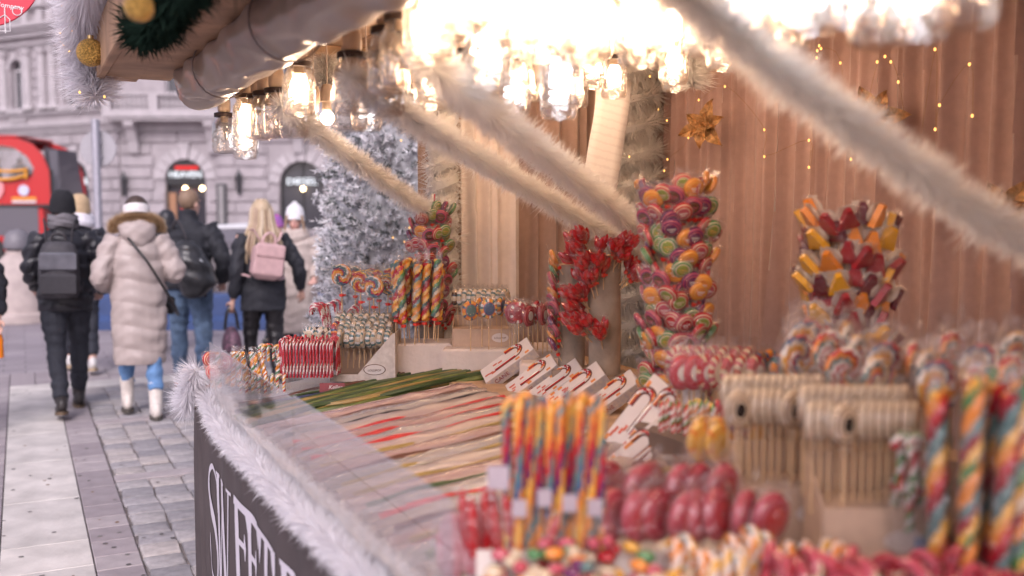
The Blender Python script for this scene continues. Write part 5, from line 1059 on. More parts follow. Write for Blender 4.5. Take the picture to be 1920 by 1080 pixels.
# --- towers of small round lollipops
LZ = .075; RL = .031
kinds = [disc(RL, LZ, f_, r_, .009, None, 1, False, True) for f_, r_ in (('LY', 'GC'), ('UW', 'UP'), ('RW', 'PC'), ('OW', 'OY'), ('NP', 'PU'), ('PW', 'RC'), ('LC', 'RC'))]
kname = ['green', 'purple', 'red', 'orange', 'dark purple', 'pink', 'olive']
lst, lpouch, ltie = stick(LZ), [pouch(RL, LZ, .03, .4, i) for i in range(4)], band(.03, .006)
logm = mat('birch_log', (.34, .27, .21), .85, var=.35, vscale=9, bump=.6, bscale=22)
def log(label, x, y, z0, z1, r, base=True):
    q = MB(); N = 10; n = 18; vs = []
    for i in range(N + 1):
        for j in range(n): a = 2 * PI * j / n; k = r * (1 + .03 * math.sin(3 * a + i * .7) + rr.uniform(-.012, .012)); vs.append((k * math.cos(a), k * math.sin(a), lerp(0, z1 - z0, i / N)))
    q.add(vs, [[i * n + j, i * n + (j + 1) % n, i * n + n + (j + 1) % n, i * n + n + j] for i in range(N) for j in range(n)]); c = MB(); c.lathe([(.001, z1 - z0 + .001), (r * .96, z1 - z0 + .001), (r, z1 - z0 - .003)], n); pt = [('bark', q.mesh('bark', logm)), ('cut_top', c.mesh('cut_top', wood2))]
    if base: b = MB(); b.b2((-r * 1.5, -r * 1.5, -.045), (r * 1.5, r * 1.5, 0), 0, None, .006); pt.append(('base_block', b.mesh('base_block', mat('grey_wood', (.25, .19, .15), .8, var=.3, vscale=12, bump=.4))))
    thing('display_log', label, 'display stand', pt, IM(x, y, z0))
def tower(x, y, zs, r, n_row, place, group, spread=R(98), tilt=.42, weights=None, drop=0):
    ac = math.atan2(-y, -x)
    for i, z in enumerate(zs):
        for j in range(n_row):
            a = ac + lerp(-spread, spread, (j + .5 * (i % 2) + .25) / n_row) + rr.uniform(-.07, .07)
            if rr.random() < drop: continue
            M = T(x + r * math.cos(a), y + r * math.sin(a), z + rr.uniform(-.022, .022)) @ RZ(a + PI / 2) @ RX(tilt + rr.uniform(-.25, .25)) @ RZ(rr.uniform(-.55, .55))
            k = rr.choices(range(7), weights or [3, 3, 3, 2, 3, 3, 2])[0]
            lolly('lollipop', '%s round wrapped lollipop %s' % (kname[k], place), [('candy', kinds[k]), ('stick', lst), ('wrapper', lpouch[rr.randrange(4)]), ('tie', ltie)], M, kname[k] + ' ' + group)
def crest(x, y, z, place, group):
    q = MB(); q.tube([(0, 0, 0), (0, 0, .16)], .011, 8, 0, None, pat('PWPR'), .4); thing('candy_stick', 'pink candy stick poking up from %s' % place, 'candy', q.mesh('candy_stick', ALL), T(x, y, z) @ RY(.06))
log('birch log carrying the far slim lollipop tower', 1.625, 4.11, 1.03, 1.62, .055); tower(1.625, 4.11, [1.12 + .062 * i for i in range(9)], .052, 7, 'on the far slim tower', 'lollipops on the far slim tower', drop=.1); crest(1.62, 4.09, 1.575, 'the far lollipop tower', '')
log('thick log inside the big colourful lollipop tower', 1.72, 2.40, 1.03, 1.66, .06); tower(1.72, 2.40, [1.05 + .06 * i for i in range(11)], .06, 11, 'on the big colourful tower', 'lollipops on the big colourful tower', weights=[4, 3, 3, 4, 3, 3, 4]); crest(1.71, 2.38, 1.60, 'the big colourful tower', '')
# --- log with red blossom lollipops, and a few round ones on its left
log('grey birch log with red blossom lollipops on its left side', 1.875, 3.05, 1.075, 1.50, .058); log('smaller grey log standing just behind the blossom log', 1.84, 3.23, 1.075, 1.46, .05)
redg = mat('red_glaze', (.42, .012, .015), .12, var=.2, vscale=60, coat=.6); redf = film('red_film', (.85, .12, .1), .1, .15, .05, 1, 60, .45)
def blossom(seed):
    r_ = random.Random(seed); q = MB()
    for k in range(5):
        a = k * 2 * PI / 5 + r_.uniform(-.3, .3); l = r_.uniform(.035, .055); q.tube(bez([(0, 0, .05), (.012 * math.cos(a), .012 * math.sin(a), .06 + l * .4), (.02 * math.cos(a), .016 * math.sin(a), .055 + l)], 3), [.004, .007, .010, .011, .009, .006, .001], 6)
    return q.mesh('candy_blossom', redg)
blo = [blossom(i) for i in range(4)]; bst = stick(.06, .0018); bw = [pouch(.022, .075, .02, .8, 30 + i, 1.3) for i in range(3)]; bt = band(.045, .006)
ac = math.atan2(-3.0, -1.85)
for i in range(46):
    a = ac + (rr.uniform(-1.7, -.05) if i > 11 else rr.uniform(.1, 1.3)); z = rr.uniform(1.15, 1.52) if i > 11 else rr.uniform(1.36, 1.52)
    M = T(1.875 + .062 * math.cos(a), 3.05 + .062 * math.sin(a), z) @ RZ(a + PI / 2) @ RX(rr.uniform(.2, .95)) @ Matrix.Diagonal((1.2, 1.2, 1.2, 1)); lolly('blossom_lollipop', 'red blossom lollipop with red ribbon on the grey log', [('candy', blo[i % 4]), ('stick', bst), ('wrapper', bw[i % 3]), ('tie', bt)], M, 'red blossom lollipops on the grey log')
for i in range(13):
    a = ac - rr.uniform(1.0, 2.1); k = rr.choice([1, 4, 6, 0, 3, 2]); M = T(1.84 + .05 * math.cos(a), 3.2 + .05 * math.sin(a), 1.10 + i * .027) @ RZ(a + PI / 2) @ RX(.5) @ RZ(rr.uniform(-.5, .5)); lolly('lollipop', '%s round lollipop behind the red blossoms' % kname[k], [('candy', kinds[k]), ('stick', lst), ('wrapper', lpouch[i % 4]), ('tie', ltie)], M, kname[k] + ' lollipops behind the blossoms')
# --- tower of triangular jelly pops
def tri(c):
    q = MB(); q.prism([(-.030, .044), (.030, .044), (.007, .104), (-.007, .104)], -.009, .009); return q.mesh('jelly', mat('jelly_' + c[0], c[1], .3, var=.08, coat=.2))
trs = [('crimson', (.33, .015, .03)), ('orange', (.8, .26, .02)), ('yellow', (.82, .42, .02)), ('dark', (.12, .01, .025))]; trm = [tri(c) for c in trs]; tp = [pouch(.031, .072, .02, .5, 50 + i) for i in range(4)]
milky = film('milky_wrap', (.95, .93, .9), .08, .25, .55, .6, 60, .3, (.95, .86, .78)); tpm = []
for i in range(4): m_ = pouch(.033, .072, .012, .35, 60 + i); m_.materials[0] = milky; tpm.append(m_)
log('log inside the jelly triangle tower', 2.03, 2.04, 1.03, 1.62, .06); ac = math.atan2(-2.04, -2.03)
for i in range(8):
    for j in range(9):
        a = ac + lerp(-1.9, 1.9, (j + .5 * (i % 2)) / 9) + rr.uniform(-.08, .08); k = rr.randrange(4); M = T(2.03 + .08 * math.cos(a), 2.04 + .08 * math.sin(a), 1.20 + i * .053 + rr.uniform(-.02, .02)) @ RZ(a + PI / 2) @ RX(.42 + rr.uniform(-.35, .35)) @ RZ(rr.uniform(-.5, .5))
        sh_ = MB()
        lolly('jelly_pop', '%s triangular jelly pop on the rear tower' % trs[k][0], [('candy', trm[k]), ('stick', bst), ('wrapper', tp[rr.randrange(4)]), ('backing', tpm[rr.randrange(4)], None, T(0, .018, .012) @ Matrix.Diagonal((.8, .8, .8, 1)))], M, trs[k][0] + ' jelly pops on the rear tower', 'jelly pop')
# --- foam risers and card boxes at the back
foam = mat('foam_block', (.68, .58, .52), .85, var=.04, vscale=20, bump=.5, bscale=45)
q = MB(); q.b2((-.125, -.07, 0), (.125, .12, .135), 0, None, .008); thing('foam_block', 'white foam block under the twisted lollipops', 'riser', q.mesh('foam_block', foam), IM(1.53, 3.96, .968))
q = MB(); q.b2((-.30, -.09, 0), (.22, .14, .11), 0, None, .008); thing('foam_block', 'long white foam block under the printed lollipops', 'riser', q.mesh('foam_block', foam), IM(1.84, 3.70, .985))
q = MB(); q.b2((-.1, -.06, 0), (.16, .1, .095), 0, None, .008); thing('foam_block', 'low foam block left of the birch logs', 'riser', q.mesh('foam_block', foam), IM(1.80, 3.36, .985))
cl = MB(); cl.b2((.74, -.45, .90), (1.44, 1.70, 1.03), 0, None, .012); thing('display_step', 'cloth covered step carrying the nearest sweets', 'riser', cl.mesh('display_step', fleece), None)
cl = MB(); cl.b2((1.445, -.45, .985), (1.86, 2.2, 1.10), 0, None, .012); thing('display_step', 'wooden step behind carrying the right hand swirls', 'riser', cl.mesh('display_step', mat('dark_wood', (.17, .11, .08), .7, var=.3, vscale=8)), None)
# --- red cane ring
cr = cane(.13, .014, .0046, 'PRPRW', .5); x0, y0 = 1.045, 3.98
q = MB(); 
for (a, b_) in (((-.105, -.05, 0), (-.101, .05, .215)), ((.101, -.05, 0), (.105, .05, .215)), ((-.101, -.05, 0), (.101, -.046, .215)), ((-.101, .046, 0), (.101, .05, .215)), ((-.101, -.046, 0), (.101, .046, .004))): q.b2(a, b_)
thing('acrylic_box', 'clear acrylic box with red canes hooked round its rim', 'container', q.mesh('acrylic_box', acr, False), IM(x0, y0, board_z(x0) + .004))
per = []; n = 15
for i in range(n): per.append((lerp(-.1, .1, i / (n - 1)), -.059, PI / 2))
for i in range(1, 7): per.append((.113, lerp(-.05, .05, i / 7), PI)); per.append((-.113, lerp(-.05, .05, i / 7), 0))
for i in range(n): per.append((lerp(-.1, .1, i / (n - 1)), .059, -PI / 2))
for ip, (u, v, a) in enumerate(per):
    M = IM(x0, y0, board_z(x0) + .085) @ T(u + rr.uniform(-.002, .002), v, rr.uniform(-.006, .006)) @ RZ(a + rr.uniform(-.2, .2)) @ RY(rr.uniform(-.05, .05)); thing('candy_cane', 'red and white cane on the acrylic box, ' + ('inner front row' if v < -.055 else 'back row' if v > .055 else 'left end' if u < 0 else 'right end'), 'candy cane', cr, M, 'canes round the acrylic box rim')
for i in range(n): thing('candy_cane', 'red and white cane on the acrylic box, outer front row', 'candy cane', cr, IM(x0, y0, board_z(x0) + .078) @ T(lerp(-.094, .094, i / (n - 1)), -.07, 0) @ RZ(PI / 2 + rr.uniform(-.3, .3)) @ RY(rr.uniform(-.03, .06)), 'canes round the acrylic box rim')
b = MB(); b.b2((-.05, -.002, 0), (.05, .002, .055)); tx = text_mesh('lettering', 'Keller', .022, WHT, .0005, shear=.3); tx2 = text_mesh('lettering', 'Un', .022, WHT, .0005, shear=.3)
thing('price_card', 'dark red card with white script in front of the cane box', 'card', [('card', b.mesh('card', mat('card_red', (.2, .015, .02), .4), False)), ('lettering', tx, None, T(.012, -.0035, .038) @ RX(PI / 2)), ('lettering', tx2, None, T(.0, -.0035, .013) @ RX(PI / 2))], IM(1.09, 3.83, .922) @ RX(-.15))
# --- twisted stick row and small hooked canes by the corner
tws_ = [rope(.15, .010, p, .55, 2, .2) for p in ('OWOYW', 'OWGWO', 'WOYOT')]; tpo = [pouch(.016, .12, .03, .9, 70 + i, 2.4) for i in range(3)]
for i in range(11):
    M = IM(.80, 4.13, .905) @ T(lerp(-.12, .13, i / 10), rr.uniform(-.015, .03), .03) @ RY(rr.uniform(-.3, .3)) @ RX(rr.uniform(-.15, .15)) @ RZ(rr.uniform(0, 6)); thing('twist_stick', 'orange and white twisted stick in the row at the counter corner', 'candy', [('candy', tws_[i % 3]), ('wrapper', tpo[i % 3])], M, 'twisted sticks at the counter corner')
sc = [cane(.055, .016, .0065, p, .7) for p in ('YWGRW', 'OWYWR', 'GWYOW')]
for i in range(8): thing('candy_cane', 'small multicoloured cane in the front row at the counter corner', 'candy cane', sc[i % 3], IM(.845, 3.965, .905) @ T(lerp(-.085, .085, i / 7), rr.uniform(-.008, .008), .03) @ RZ(PI * .5 + rr.uniform(-.5, .5)), 'small canes at the counter corner')
b = MB(); b.b2((-.13, -.06, 0), (.13, .06, .06), 0, None, .003); thing('acrylic_tray', 'clear tray holding twisted sticks at the counter corner', 'container', b.mesh('acrylic_tray', acr, False), IM(.81, 4.10, .897))
for i in range(9):
    q_ = rr.choice(kinds[1:3] + kinds[5:6]); lolly('lollipop', 'red wrapped lollipop leaning out at the far counter corner', [('candy', q_), ('stick', lst), ('wrapper', lpouch[i % 4])], IM(.70, 4.17, .90) @ T(rr.uniform(-.03, .05), rr.uniform(-.04, .08), rr.uniform(0, .085)) @ RZ(rr.uniform(-1, 1)) @ RY(rr.uniform(-.3, .2)), 'wrapped lollipops at the far counter corner')
# --- pink canes at the back and odd small ones
cp = cane(.15, .022, .0075, 'PWPRW', .5)
for i in range(14): a = rr.uniform(0, 2 * PI); thing('candy_cane', 'thick pink striped cane in the bunch behind the cane box', 'candy cane', cp, IM(1.255, 4.27, .985) @ T(.06 * math.cos(a) * rr.random() ** .5, .045 * math.sin(a), .09 + rr.uniform(-.01, .015)) @ RY(.25 * math.cos(a)) @ RZ(rr.choice((0, PI)) * 1.0 if abs(math.cos(a)) < .3 else (0 if math.cos(a) > 0 else PI)), 'pink canes behind the cane box')
b = MB(); b.lathe([(.001, 0), (.062, 0), (.068, .12), (.064, .12), (.058, .005), (.001, .005)], 20); thing('glass_tumbler', 'clear tumbler holding the pink canes', 'container', b.mesh('glass_tumbler', acr), IM(1.255, 4.27, .975))
for i in range(7): thing('candy_cane', 'short orange cane peeking out behind the red cane ring', 'candy cane', sc[i % 3], IM(.965, 4.30, .93) @ T(lerp(-.06, .06, i / 6), rr.uniform(-.01, .01), .08) @ RZ(rr.uniform(0, 6)), 'short canes behind the cane ring')
# --- flat edge-on lollipops in the card box with badge
flat = [disc(.034, .125, 'CW', p, .011, None, 1.25) for p in ('TCTW', 'CWTC', 'WTCC')]; flr = disc(.034, .125, 'PO', 'ORPB', .011, None, 1.2); flk = disc(.034, .125, 'CN', 'CNKC', .011, 'N', 1.2); fst = stick(.11, .0022); fpo = [pouch(.034, .125, .02, .4, 80 + i, 1.25) for i in range(3)]
for r_ in range(3):
    for i in range(10):
        k = flat[(i + r_) % 3]; k = flr if (i in (0,) and r_ < 2) else k; M = IM(1.285, 4.02, .975) @ T(lerp(-.11, .105, i / 9), -.05 + r_ * .05, .03 + r_ * .028) @ RZ(R(68) + rr.uniform(-.15, .15)) @ RX(rr.uniform(-.06, .06)); lolly('oval_lollipop', 'pale striped oval lollipop in the white badge box', [('candy', k), ('stick', fst), ('wrapper', fpo[i % 3])], M, 'oval lollipops in the badge box')
for i in range(5): lolly('oval_lollipop', 'marbled brown lollipop left of the badge box', [('candy', flk if i % 2 else flat[i % 3]), ('stick', fst), ('wrapper', fpo[i % 3])], IM(1.14, 4.16, .965) @ T(lerp(-.05, .06, i / 4), rr.uniform(-.02, .02), .035) @ RZ(rr.uniform(-.4, 1.2)), 'marbled lollipops left of the badge box')
pr = MB(); pr.prism([(-.135, 0), (.135, 0), (.135, .2), (.125, .2), (-.02, .03), (-.135, .03)], -.092, -.089); bk = MB(); bk.b2((-.135, .09, 0), (.135, .093, .2)); bs = MB(); bs.b2((-.135, -.089, 0), (.135, .09, .004)); sd = MB(); sd.b2((.132, -.089, .004), (.135, .09, .2))
bg_ = MB(); bg_.lathe([(.001, .0015), (.034, .0015), (.034, 0)], 18, 0, T(.05, -.0935, .05) @ RX(PI / 2) @ Matrix.Diagonal((1.25, .6, 1, 1))); bg2 = MB(); bg2.lathe([(.001, .001), (.037, .001), (.037, 0)], 18, 0, T(.05, -.0925, .05) @ RX(PI / 2) @ Matrix.Diagonal((1.25, .62, 1, 1)))
pm = mat('patterned_card', (.66, .59, .53), .75, col2=(.52, .45, .40), vscale=60)
thing('display_box', 'pale patterned card box with oval badge reading lollipop', 'box', [('front_panel', pr.mesh('front_panel', pm, False)), ('back_panel', bk.mesh('back_panel', card, False)), ('floor_panel', bs.mesh('floor_panel', card, False)), ('side_panel', sd.mesh('side_panel', pm, False)), ('badge', bg2.mesh('badge', BRN)), ('badge', bg_.mesh('badge', WHT)), ('lettering', text_mesh('lettering', 'LOLLIPOP', .0125, BRN, .0004), None, T(.05, -.0957, .047) @ RX(PI / 2))], IM(1.285, 4.0, .958))
# --- big rainbow swirls, twisted pops
sw_ = [swirl(.05, .0074, p, .25) for p in ('OYRBTW', 'TWORPY', 'RWOTYB')]; sst = stick(.21, .003); spo = [pouch(.053, .25, .06, .35, 90 + i) for i in range(3)]; sti = band(.165, .009)
for i, (u, v, dz, rz) in enumerate(((-.14, .0, .04, .35), (-.06, -.01, .01, .3), (-.03, .04, .02, .5), (.0, -.03, -.01, -.2), (.02, .02, .015, 1.0), (.05, .0, 0, .2), (-.09, .05, .03, .9), (.07, .05, .02, .6))): lolly('swirl_lollipop', 'big rainbow swirl lollipop in clear wrap before the flocked tree', [('candy', sw_[i % 3]), ('stick', sst), ('wrapper', spo[i % 3]), ('tie', sti)], IM(1.375, 4.14, 1.03) @ T(u, v, .06 + dz) @ RZ(rz) @ RY(rr.uniform(-.06, .06)), 'rainbow swirls before the flocked tree')
twp = [rope(.245, .017, p, .34, 3, .15, .095, 14, 44) for p in ('OYTDRY', 'TCORYG', 'YOCYDT')]; twst = stick(.1, .0028); twpo = [pouch(.02, .218, .03, .95, 100 + i, 6.2) for i in range(3)]; twti = band(.085, .009)
k = 0
for v in range(3):
    for i in range(5): M = IM(1.49, 3.95, 1.104) @ T(lerp(-.08, .08, i / 4) + .015 * (v % 2), -.045 + v * .05, rr.uniform(-.012, .018)) @ RY(rr.uniform(-.06, .06)) @ RX(rr.uniform(-.05, .05)) @ RZ(rr.uniform(0, 6)); lolly('twisted_lollipop', 'tall rainbow twisted lollipop in the bunch on foam', [('candy', twp[k % 3]), ('stick', twst), ('wrapper', twpo[k % 3]), ('tie', twti)], M, 'twisted lollipops on the foam block'); k += 1
# --- card boxes and printed lollipops
def cbox(label, M, w, d, h, txt=None):
    q = MB(); q.b2((-w / 2, -d / 2, 0), (w / 2, d / 2, h * .62)); f_ = MB(); f_.add([(-w / 2, d / 2, h), (w / 2, d / 2, h), (w / 2, d / 2, 0), (-w / 2, d / 2, 0), (-w / 2, d / 2 + .003, h), (w / 2, d / 2 + .003, h), (w / 2, d / 2 + .003, 0), (-w / 2, d / 2 + .003, 0)], [[0, 1, 2, 3], [7, 6, 5, 4], [0, 4, 5, 1], [1, 5, 6, 2], [3, 7, 4, 0]]); sd = []
    for sx in (-1, 1): p_ = MB(); p_.add([(sx * (w / 2 + .001), -d / 2, 0), (sx * (w / 2 + .001), d / 2, 0), (sx * (w / 2 + .001), d / 2, h), (sx * (w / 2 + .001), -d / 2, h * .64), (sx * (w / 2 + .004), -d / 2, 0), (sx * (w / 2 + .004), d / 2, 0), (sx * (w / 2 + .004), d / 2, h), (sx * (w / 2 + .004), -d / 2, h * .64)], [[0, 1, 2, 3], [7, 6, 5, 4], [2, 6, 7, 3], [0, 3, 7, 4]]); sd.append(('side_panel', p_.mesh('side_panel', card, False)))
    o = MB(); o.lathe([(.001, .001), (.032, .001), (.032, 0)], 18, 0, T(w * .28, -d / 2 - .001, h * .32) @ RX(PI / 2) @ Matrix.Diagonal((1.1, .6, 1, 1))); pt = [('carton', q.mesh('carton', card, False)), ('back_panel', f_.mesh('back_panel', card, False))] + sd + [('badge', o.mesh('badge', cardw))]
    if txt: pt.append(('lettering', text_mesh('lettering', txt, .011, BRN, .0004), None, T(w * .28, -d / 2 - .0026, h * .31) @ RX(PI / 2)))
    thing('display_box', label, 'box', pt, M)
cbox('kraft card box with badge under the far striped lollipops', IM(1.74, 3.80, 1.096), .25, .13, .12, 'LOLLIPOP')
for i in range(11): lolly('oval_lollipop', 'black and cream lollipop edge on in the far kraft box', [('candy', flk if i == 0 else flat[i % 3]), ('stick', fst), ('wrapper', fpo[i % 3])], IM(1.755, 3.84, 1.165) @ T(lerp(-.105, .1, i / 10), 0, .0) @ RZ(R(62)) @ RX(-.05), 'black and cream lollipops in the far box')
prt = [disc(.036, .165, f_, r_, .009, None, 1.15) for f_, r_ in (('TR', 'OYBO'), ('BP', 'YOWT'), ('TO', 'OBYR'))]; pst = stick(.15, .0026); ppo = [pouch(.037, .165, .04, .35, 110 + i, 1.15) for i in range(3)]
for i in range(6): lolly('lollipop', 'large printed lollipop with orange rim before the kraft box', [('candy', prt[i % 3]), ('stick', pst), ('wrapper', ppo[i % 3])], IM(1.70, 3.66, 1.096) @ T((-.075, .0, .085, -.03, .05, .11)[i], (-.02, -.05, .0, .02, .03, .04)[i], rr.uniform(-.005, .01)) @ RZ((.35, .25, .9, .5, 1.1, 1.2)[i]), 'printed lollipops before the kraft box')
rh = [disc(.037, .16, f_, r_, .010, 'W' if i == 0 else None, 1.2, i > 0) for i, (f_, r_) in enumerate((('DW', 'DP'), ('DR', 'DWPR'), ('RP', 'PWDR')))]; rpo = [pouch(.038, .16, .09, .5, 120 + i, 1.15) for i in range(3)]
for i in range(14): lolly('oval_lollipop', 'red and white oval lollipop in long cellophane by the logs', [('candy', rh[i % 3]), ('stick', pst), ('wrapper', rpo[i % 3])], IM(1.86, 3.53, 1.085) @ T(lerp(-.1, .15, i / 13), rr.uniform(-.05, .04), rr.uniform(-.01, .012)) @ RZ((.15 if i < 3 else 1.0) + rr.uniform(-.2, .2)), 'red lollipops by the logs')
# --- candy cane gift boxes
def canebox(label, M, s=1.0):
    L_, w, t = .2 * s, .085 * s, .042 * s; hp = [(-.05 * s, -.012 * s)] + [(.035 * s + .026 * s * math.sin(a) , .014 * s - .026 * s * math.cos(a)) for a in np.linspace(0, PI, 9)] + [(.005 * s, .04 * s - 0 * s)]
    b = MB(); b.b2((-L_ / 2, -w / 2, -t), (L_ / 2, w / 2, 0), 0, None, .0015); c = MB(); c.tube([(x, y, .0005) for x, y in hp], .0105 * s, 8, 0, None, None, 0, True, 0, 0, .12); c2 = MB(); c2.tube([(x, y, .0015) for x, y in hp], .0055 * s, 8, 0, None, pat('WROWR'), .8)
    p1 = MB()
    for k in range(7): p1.box((rr.uniform(-.085, -.02) * s, rr.uniform(-.025, .03) * s, .0004), (.016 * s, .007 * s, .0016), 0, T(0, 0, 0))
    p2 = MB()
    for k in range(5): p2.box((rr.uniform(-.09, .09) * s, rr.choice((-.034, .034)) * s, .0004), (.016 * s, .01 * s, .0017))
    side = mat('grey_print', (.42, .38, .42), .6, col2=(.62, .52, .42), vscale=70); e = MB(); e.b2((-L_ / 2 + .002, -w / 2 - .0008, -t + .002), (L_ / 2 - .002, -w / 2, -.002))
    thing('candy_box', label, 'box', [('carton', b.mesh('carton', mat('box_cream', (.70, .62, .58), .5, var=.03), False)), ('window', c.mesh('window', mat('box_brown', (.14, .04, .025), .5))), ('candy_cane', c2.mesh('candy_cane', ALL)), ('print', p1.mesh('print', mat('print_red', (.55, .12, .07), .6), False)), ('print', p2.mesh('print', mat('print_orange', (.7, .25, .06), .6), False)), ('side_print', e.mesh('side_print', side, False)), ('lettering', text_mesh('lettering', 'CANE', .022 * s, mat('print_dark', (.25, .02, .03), .6), .0004), None, T(-.045 * s, -w / 2 - .0012, -t * .5) @ RX(PI / 2))], M)
tl = RY(R(-36)) @ RX(R(26))
for i, (x, y, z, s, lb) in enumerate(((1.70, 3.50, 1.075, 1.15, 'candy cane gift box nearest the green laces, lettering showing'), (1.70, 3.29, 1.045, 1.05, 'candy cane gift box, second along from the green laces'), (1.74, 3.17, 1.04, 1.05, 'candy cane gift box, third along from the green laces'), (1.70, 2.96, 1.055, 1.1, 'candy cane gift box in front of the grey birch log'), (1.745, 2.80, 1.055, 1.0, 'candy cane gift box right of the birch log foot'))): canebox(lb, IM(x, y, z) @ tl, s)
tl2 = RY(R(-52)) @ RX(R(40)) 
canebox('steep candy cane gift box, left of the bright pair', IM(1.50, 2.26, 1.10) @ tl2, 1.15); canebox('steep candy cane gift box, right of the bright pair', IM(1.49, 2.13, 1.12) @ tl2, 1.15)
canebox('candy cane gift box lying low before the bright pair', IM(1.42, 2.14, 1.03) @ RY(R(-40)) @ RX(R(75)), .9)
# --- liquorice laces
ORDS = 'first second third fourth fifth sixth seventh eighth ninth tenth eleventh'.split()
def lace(x0, x1, y, z, r, m, wob, seed, n=9):
    r_ = random.Random(seed); pts = [(lerp(x0, x1, i / (n - 1)), y + wob * (math.sin(i * 1.3 + seed) + r_.uniform(-.4, .4)), board_z(lerp(x0, x1, i / (n - 1))) + z + .004 * math.sin(i * 1.7 + seed)) for i in range(n)]
    q = MB(); q.tube(bez(pts, 4), r, 7); return q.mesh('liquorice_lace', m)
lg = mat('lace_green', (.11, .14, .03), .35, var=.2, vscale=30); lg2 = mat('lace_green_dark', (.035, .065, .02), .35); lo = mat('lace_olive', (.30, .20, .06), .4); lb_ = mat('lace_blue', (.025, .04, .10), .35, var=.3, vscale=30); lb2 = mat('lace_brown', (.11, .035, .02), .4); lr = mat('lace_red', (.5, .03, .03), .3); lk = mat('lace_black', (.018, .014, .02), .3)
for i in range(22):
    w = i % 11; m = [lg, lg2, lo, lg, lg2][i % 5]; lay = i // 11
    thing('liquorice_lace', 'thick %s liquorice lace, %s from the front in the %s layer of the loose bunch' % ('olive' if m is lo else 'green', ORDS[w], ('lower', 'upper')[lay]), 'liquorice', lace(.70 + rr.uniform(-.02, .05), 1.64 + rr.uniform(-.06, .06), 3.60 + w * .019 + rr.uniform(-.008, .008), .011 + lay * .015, .0115, m, .02, i), None, ('olive' if m is lo else 'green') + ' laces in the loose bunch')
for i in range(10): thing('liquorice_lace', 'dark blue liquorice lace, %s from the front in the %s layer behind the green' % (ORDS[i % 6], ('lower', 'upper')[i // 6]), 'liquorice', lace(.72, 1.52 + rr.uniform(-.04, .04), 3.82 + (i % 6) * .011, .008 + (i // 6) * .011, .0068, lb_, .010, 40 + i), None, 'blue laces behind the green bunch')
for i in range(12): thing('liquorice_lace', '%s liquorice lace, %s from the front in the %s layer at the board end' % ('red brown' if i % 3 else 'dark green', ORDS[i % 6], ('lower', 'upper')[i // 6]), 'liquorice', lace(.75, 1.42 + rr.uniform(-.05, .05), 3.905 + (i % 6) * .011, .008 + (i // 6) * .010, .006, lb2 if i % 3 else lg2, .009, 60 + i), None, ('brown' if i % 3 else 'dark green') + ' laces at the far end')
pk = film('pack_film', (.97, .93, .90), .06, .22, .60, .35, 22, .35, (.62, .49, .43))
pks = [pk, film('pack_film_rose', (.97, .92, .9), .07, .2, .55, .4, 22, .35, (.56, .37, .34)), film('pack_film_grey', (.96, .95, .94), .07, .2, .5, .4, 22, .38, (.54, .47, .45))]
def pack(label, y, cols, seed, w=.045, x0=.72, x1=1.49):
    r_ = random.Random(seed); pts = [(lerp(x0, x1, i / 12), y + .004 * math.sin(i + seed), board_z(lerp(x0, x1, i / 12)) + .036) for i in range(13)]; q = MB(); n = 14; vs = []
    for i, p in enumerate(pts):
        e = .55 if i in (0, 12) else 1
        for j in range(n): a = 2 * PI * j / n; k = r_.uniform(.9, 1.08); vs.append((p[0] + r_.uniform(-.004, .004), p[1] + w * k * math.cos(a), p[2] + (.03 * e + .004 * math.sin(i * 2.1 + j)) * k * math.sin(a)))
    q.add(vs, [[i * n + j, i * n + (j + 1) % n, i * n + n + (j + 1) % n, i * n + n + j] for i in range(12) for j in range(n)]); pt = [('wrapper', q.mesh('wrapper', pks[seed % 3]))]
    for k, c in enumerate(cols): pt.append(('lace', lace(x0 + .02, x1 - .02, y + lerp(-.026, .026, k / max(1, len(cols) - 1)), .032 + .006 * (k % 2), .0062, c, .004, seed * 9 + k)))
    t_ = MB()
    for (ya, yb, h) in ((-.052, -.049, .036), (.049, .052, .036)):
        xs = (x0 - .01, x1 + .01); t_.add([(xs[0], y + ya, board_z(xs[0]) + .001), (xs[1], y + ya, board_z(xs[1]) + .001), (xs[1], y + yb, board_z(xs[1]) + .001), (xs[0], y + yb, board_z(xs[0]) + .001), (xs[0], y + ya, board_z(xs[0]) + h), (xs[1], y + ya, board_z(xs[1]) + h), (xs[1], y + yb, board_z(xs[1]) + h), (xs[0], y + yb, board_z(xs[0]) + h)], [[3, 2, 1, 0], [4, 5, 6, 7], [0, 1, 5, 4], [1, 2, 6, 5], [2, 3, 7, 6], [3, 0, 4, 7]])
    xs = (x0 - .01, x1 + .01); t_.add([(xs[0], y - .049, board_z(xs[0]) + .003), (xs[1], y - .049, board_z(xs[1]) + .003), (xs[1], y + .049, board_z(xs[1]) + .003), (xs[0], y + .049, board_z(xs[0]) + .003)], [[0, 1, 2, 3]])
    pt.append(('tray', t_.mesh('tray', cardw, False)))
    for k in range(2): pt.append(('lace', lace(x0 + .03, x1 + rr.uniform(-.04, .01), y - .046 + .010 * k, .036 + .009 * k, .0098, cols[k % len(cols)], .006, seed * 13 + k)))
    thing('liquorice_pack', label, 'liquorice pack', pt, None, 'wrapped laces in trays on the board')
